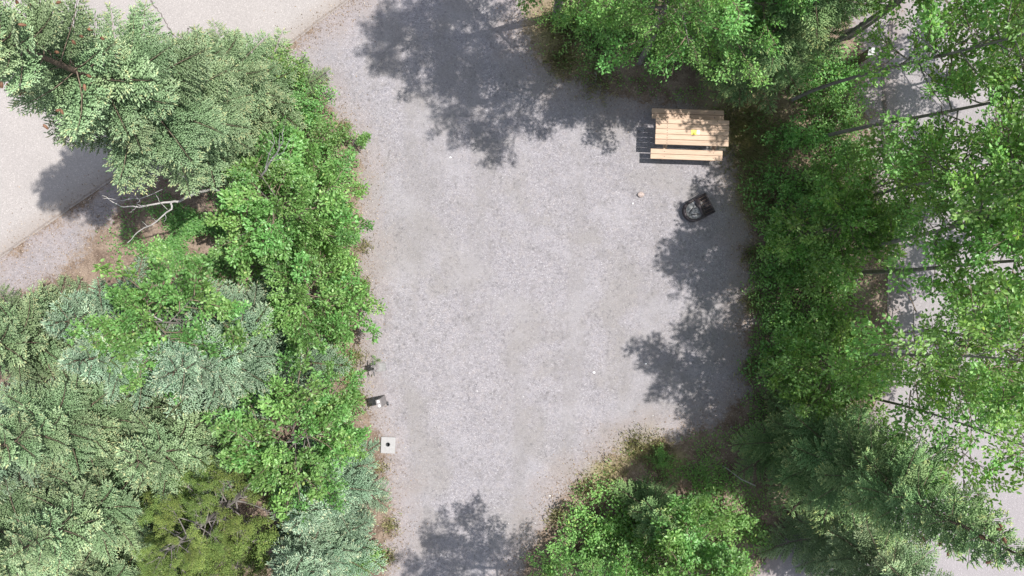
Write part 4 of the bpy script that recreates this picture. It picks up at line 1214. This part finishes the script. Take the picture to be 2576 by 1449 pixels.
# water tap post, left
p = unpx(1340 + 1080 / 14.49, 1320 + 790 / 14.49, 0)
tp = thing('tap_post', 'short grey tap post on a pale concrete block above the marker post', 'water tap', (p[0], p[1], 0), math.radians(6))
obj('base_block', bevel_box_mesh('base_block', (0.27, 0.22, 0.09), M_block, 0.02, 2), tp, (0.09, -0.02, 0.02))
mb = MB(); mb.tube([(0, 0, -0.05), (0, 0, 0.52), (0, 0, 0.56), (0, 0, 0.575)], [0.068, 0.068, 0.055, 0.02], 14); obj('post', mb.mesh('post', M_post), tp)
obj('tap_box', bevel_box_mesh('tap_box', (0.10, 0.16, 0.13), M_post, 0.01), tp, (-0.02, 0, 0.46))
mb = MB(); mb.tube([(-0.02, -0.19, 0.40), (-0.02, -0.16, 0.44), (-0.02, 0, 0.45), (-0.02, 0.16, 0.44), (-0.02, 0.19, 0.40)], 0.014, 8); obj('pipe', mb.mesh('pipe', M_iron), tp)
pw = thing('weed', 'small weed growing against the tap post', 'plant', U(947, 906))
for k in range(3):
    obj('leafy_branch', SMALL_BR[k], pw, mat4=Matrix.Translation((0, 0, 0.02)) @ Matrix.Rotation(k * 2.0, 4, 'Z') @ Matrix.Rotation(-0.7, 4, 'Y') @ Matrix.Scale(0.20, 4))

# marker post at the upper right: brown with a white slanted cap and dark strokes
def zz3(x, y, z): return unpx(3100 + x / 6.588, 40 + y / 6.588, z)
p = zz3(650, 1310, 0)
mp2 = thing('marker_post', 'brown marker post with a white numbered cap at the upper right', 'marker post', (p[0], p[1], 0), math.radians(-12))
bm = bmesh.new()
w, d, h1, h2 = 0.19, 0.10, 1.00, 1.09
vs = [bm.verts.new(c) for c in ((-d/2, -w/2, -0.05), (d/2, -w/2, -0.05), (d/2, w/2, -0.05), (-d/2, w/2, -0.05),
                                (-d/2, -w/2, h1), (d/2, -w/2, h2), (d/2, w/2, h2), (-d/2, w/2, h1))]
for f in ((0, 3, 2, 1), (0, 1, 5, 4), (1, 2, 6, 5), (2, 3, 7, 6), (3, 0, 4, 7), (4, 5, 6, 7)): bm.faces.new([vs[i] for i in f])
bmesh.ops.bevel(bm, geom=list(bm.edges), offset=0.006, segments=1, affect='EDGES')
m = bpy.data.meshes.new('post'); bm.to_mesh(m); bm.free(); m.materials.append(M_postb)
obj('post', m, mp2)
ang = -math.atan2(h2 - h1, d)
cap = obj('cap', bevel_box_mesh('cap', (0.145, 0.19, 0.012), M_white, 0.003), mp2, (0, 0, 1.055)); cap.rotation_euler = (0, ang, 0)
for y in (-0.035, 0.03):
    obj('stroke', bevel_box_mesh('stroke', (0.045, 0.014, 0.002), M_black, 0), cap, (-0.01, y, 0.0072))
# tap post at the upper right
p = zz3(740, 500, 0)
tp2 = thing('tap_post', 'dark wooden tap post at the upper right above the white capped post', 'water tap', (p[0], p[1], 0), math.radians(-25))
obj('post', bevel_box_mesh('post', (0.15, 0.17, 0.70), M_postb, 0.01), tp2, (0, 0, 0.30))
obj('cap', bevel_box_mesh('cap', (0.155, 0.175, 0.03), M_post, 0.006), tp2, (0, 0, 0.667))
mb = MB(); mb.tube([(-0.085, 0.02, 0.30), (-0.12, 0.02, 0.42), (-0.085, 0.02, 0.52)], 0.012, 8); obj('pipe', mb.mesh('pipe', M_iron), tp2)
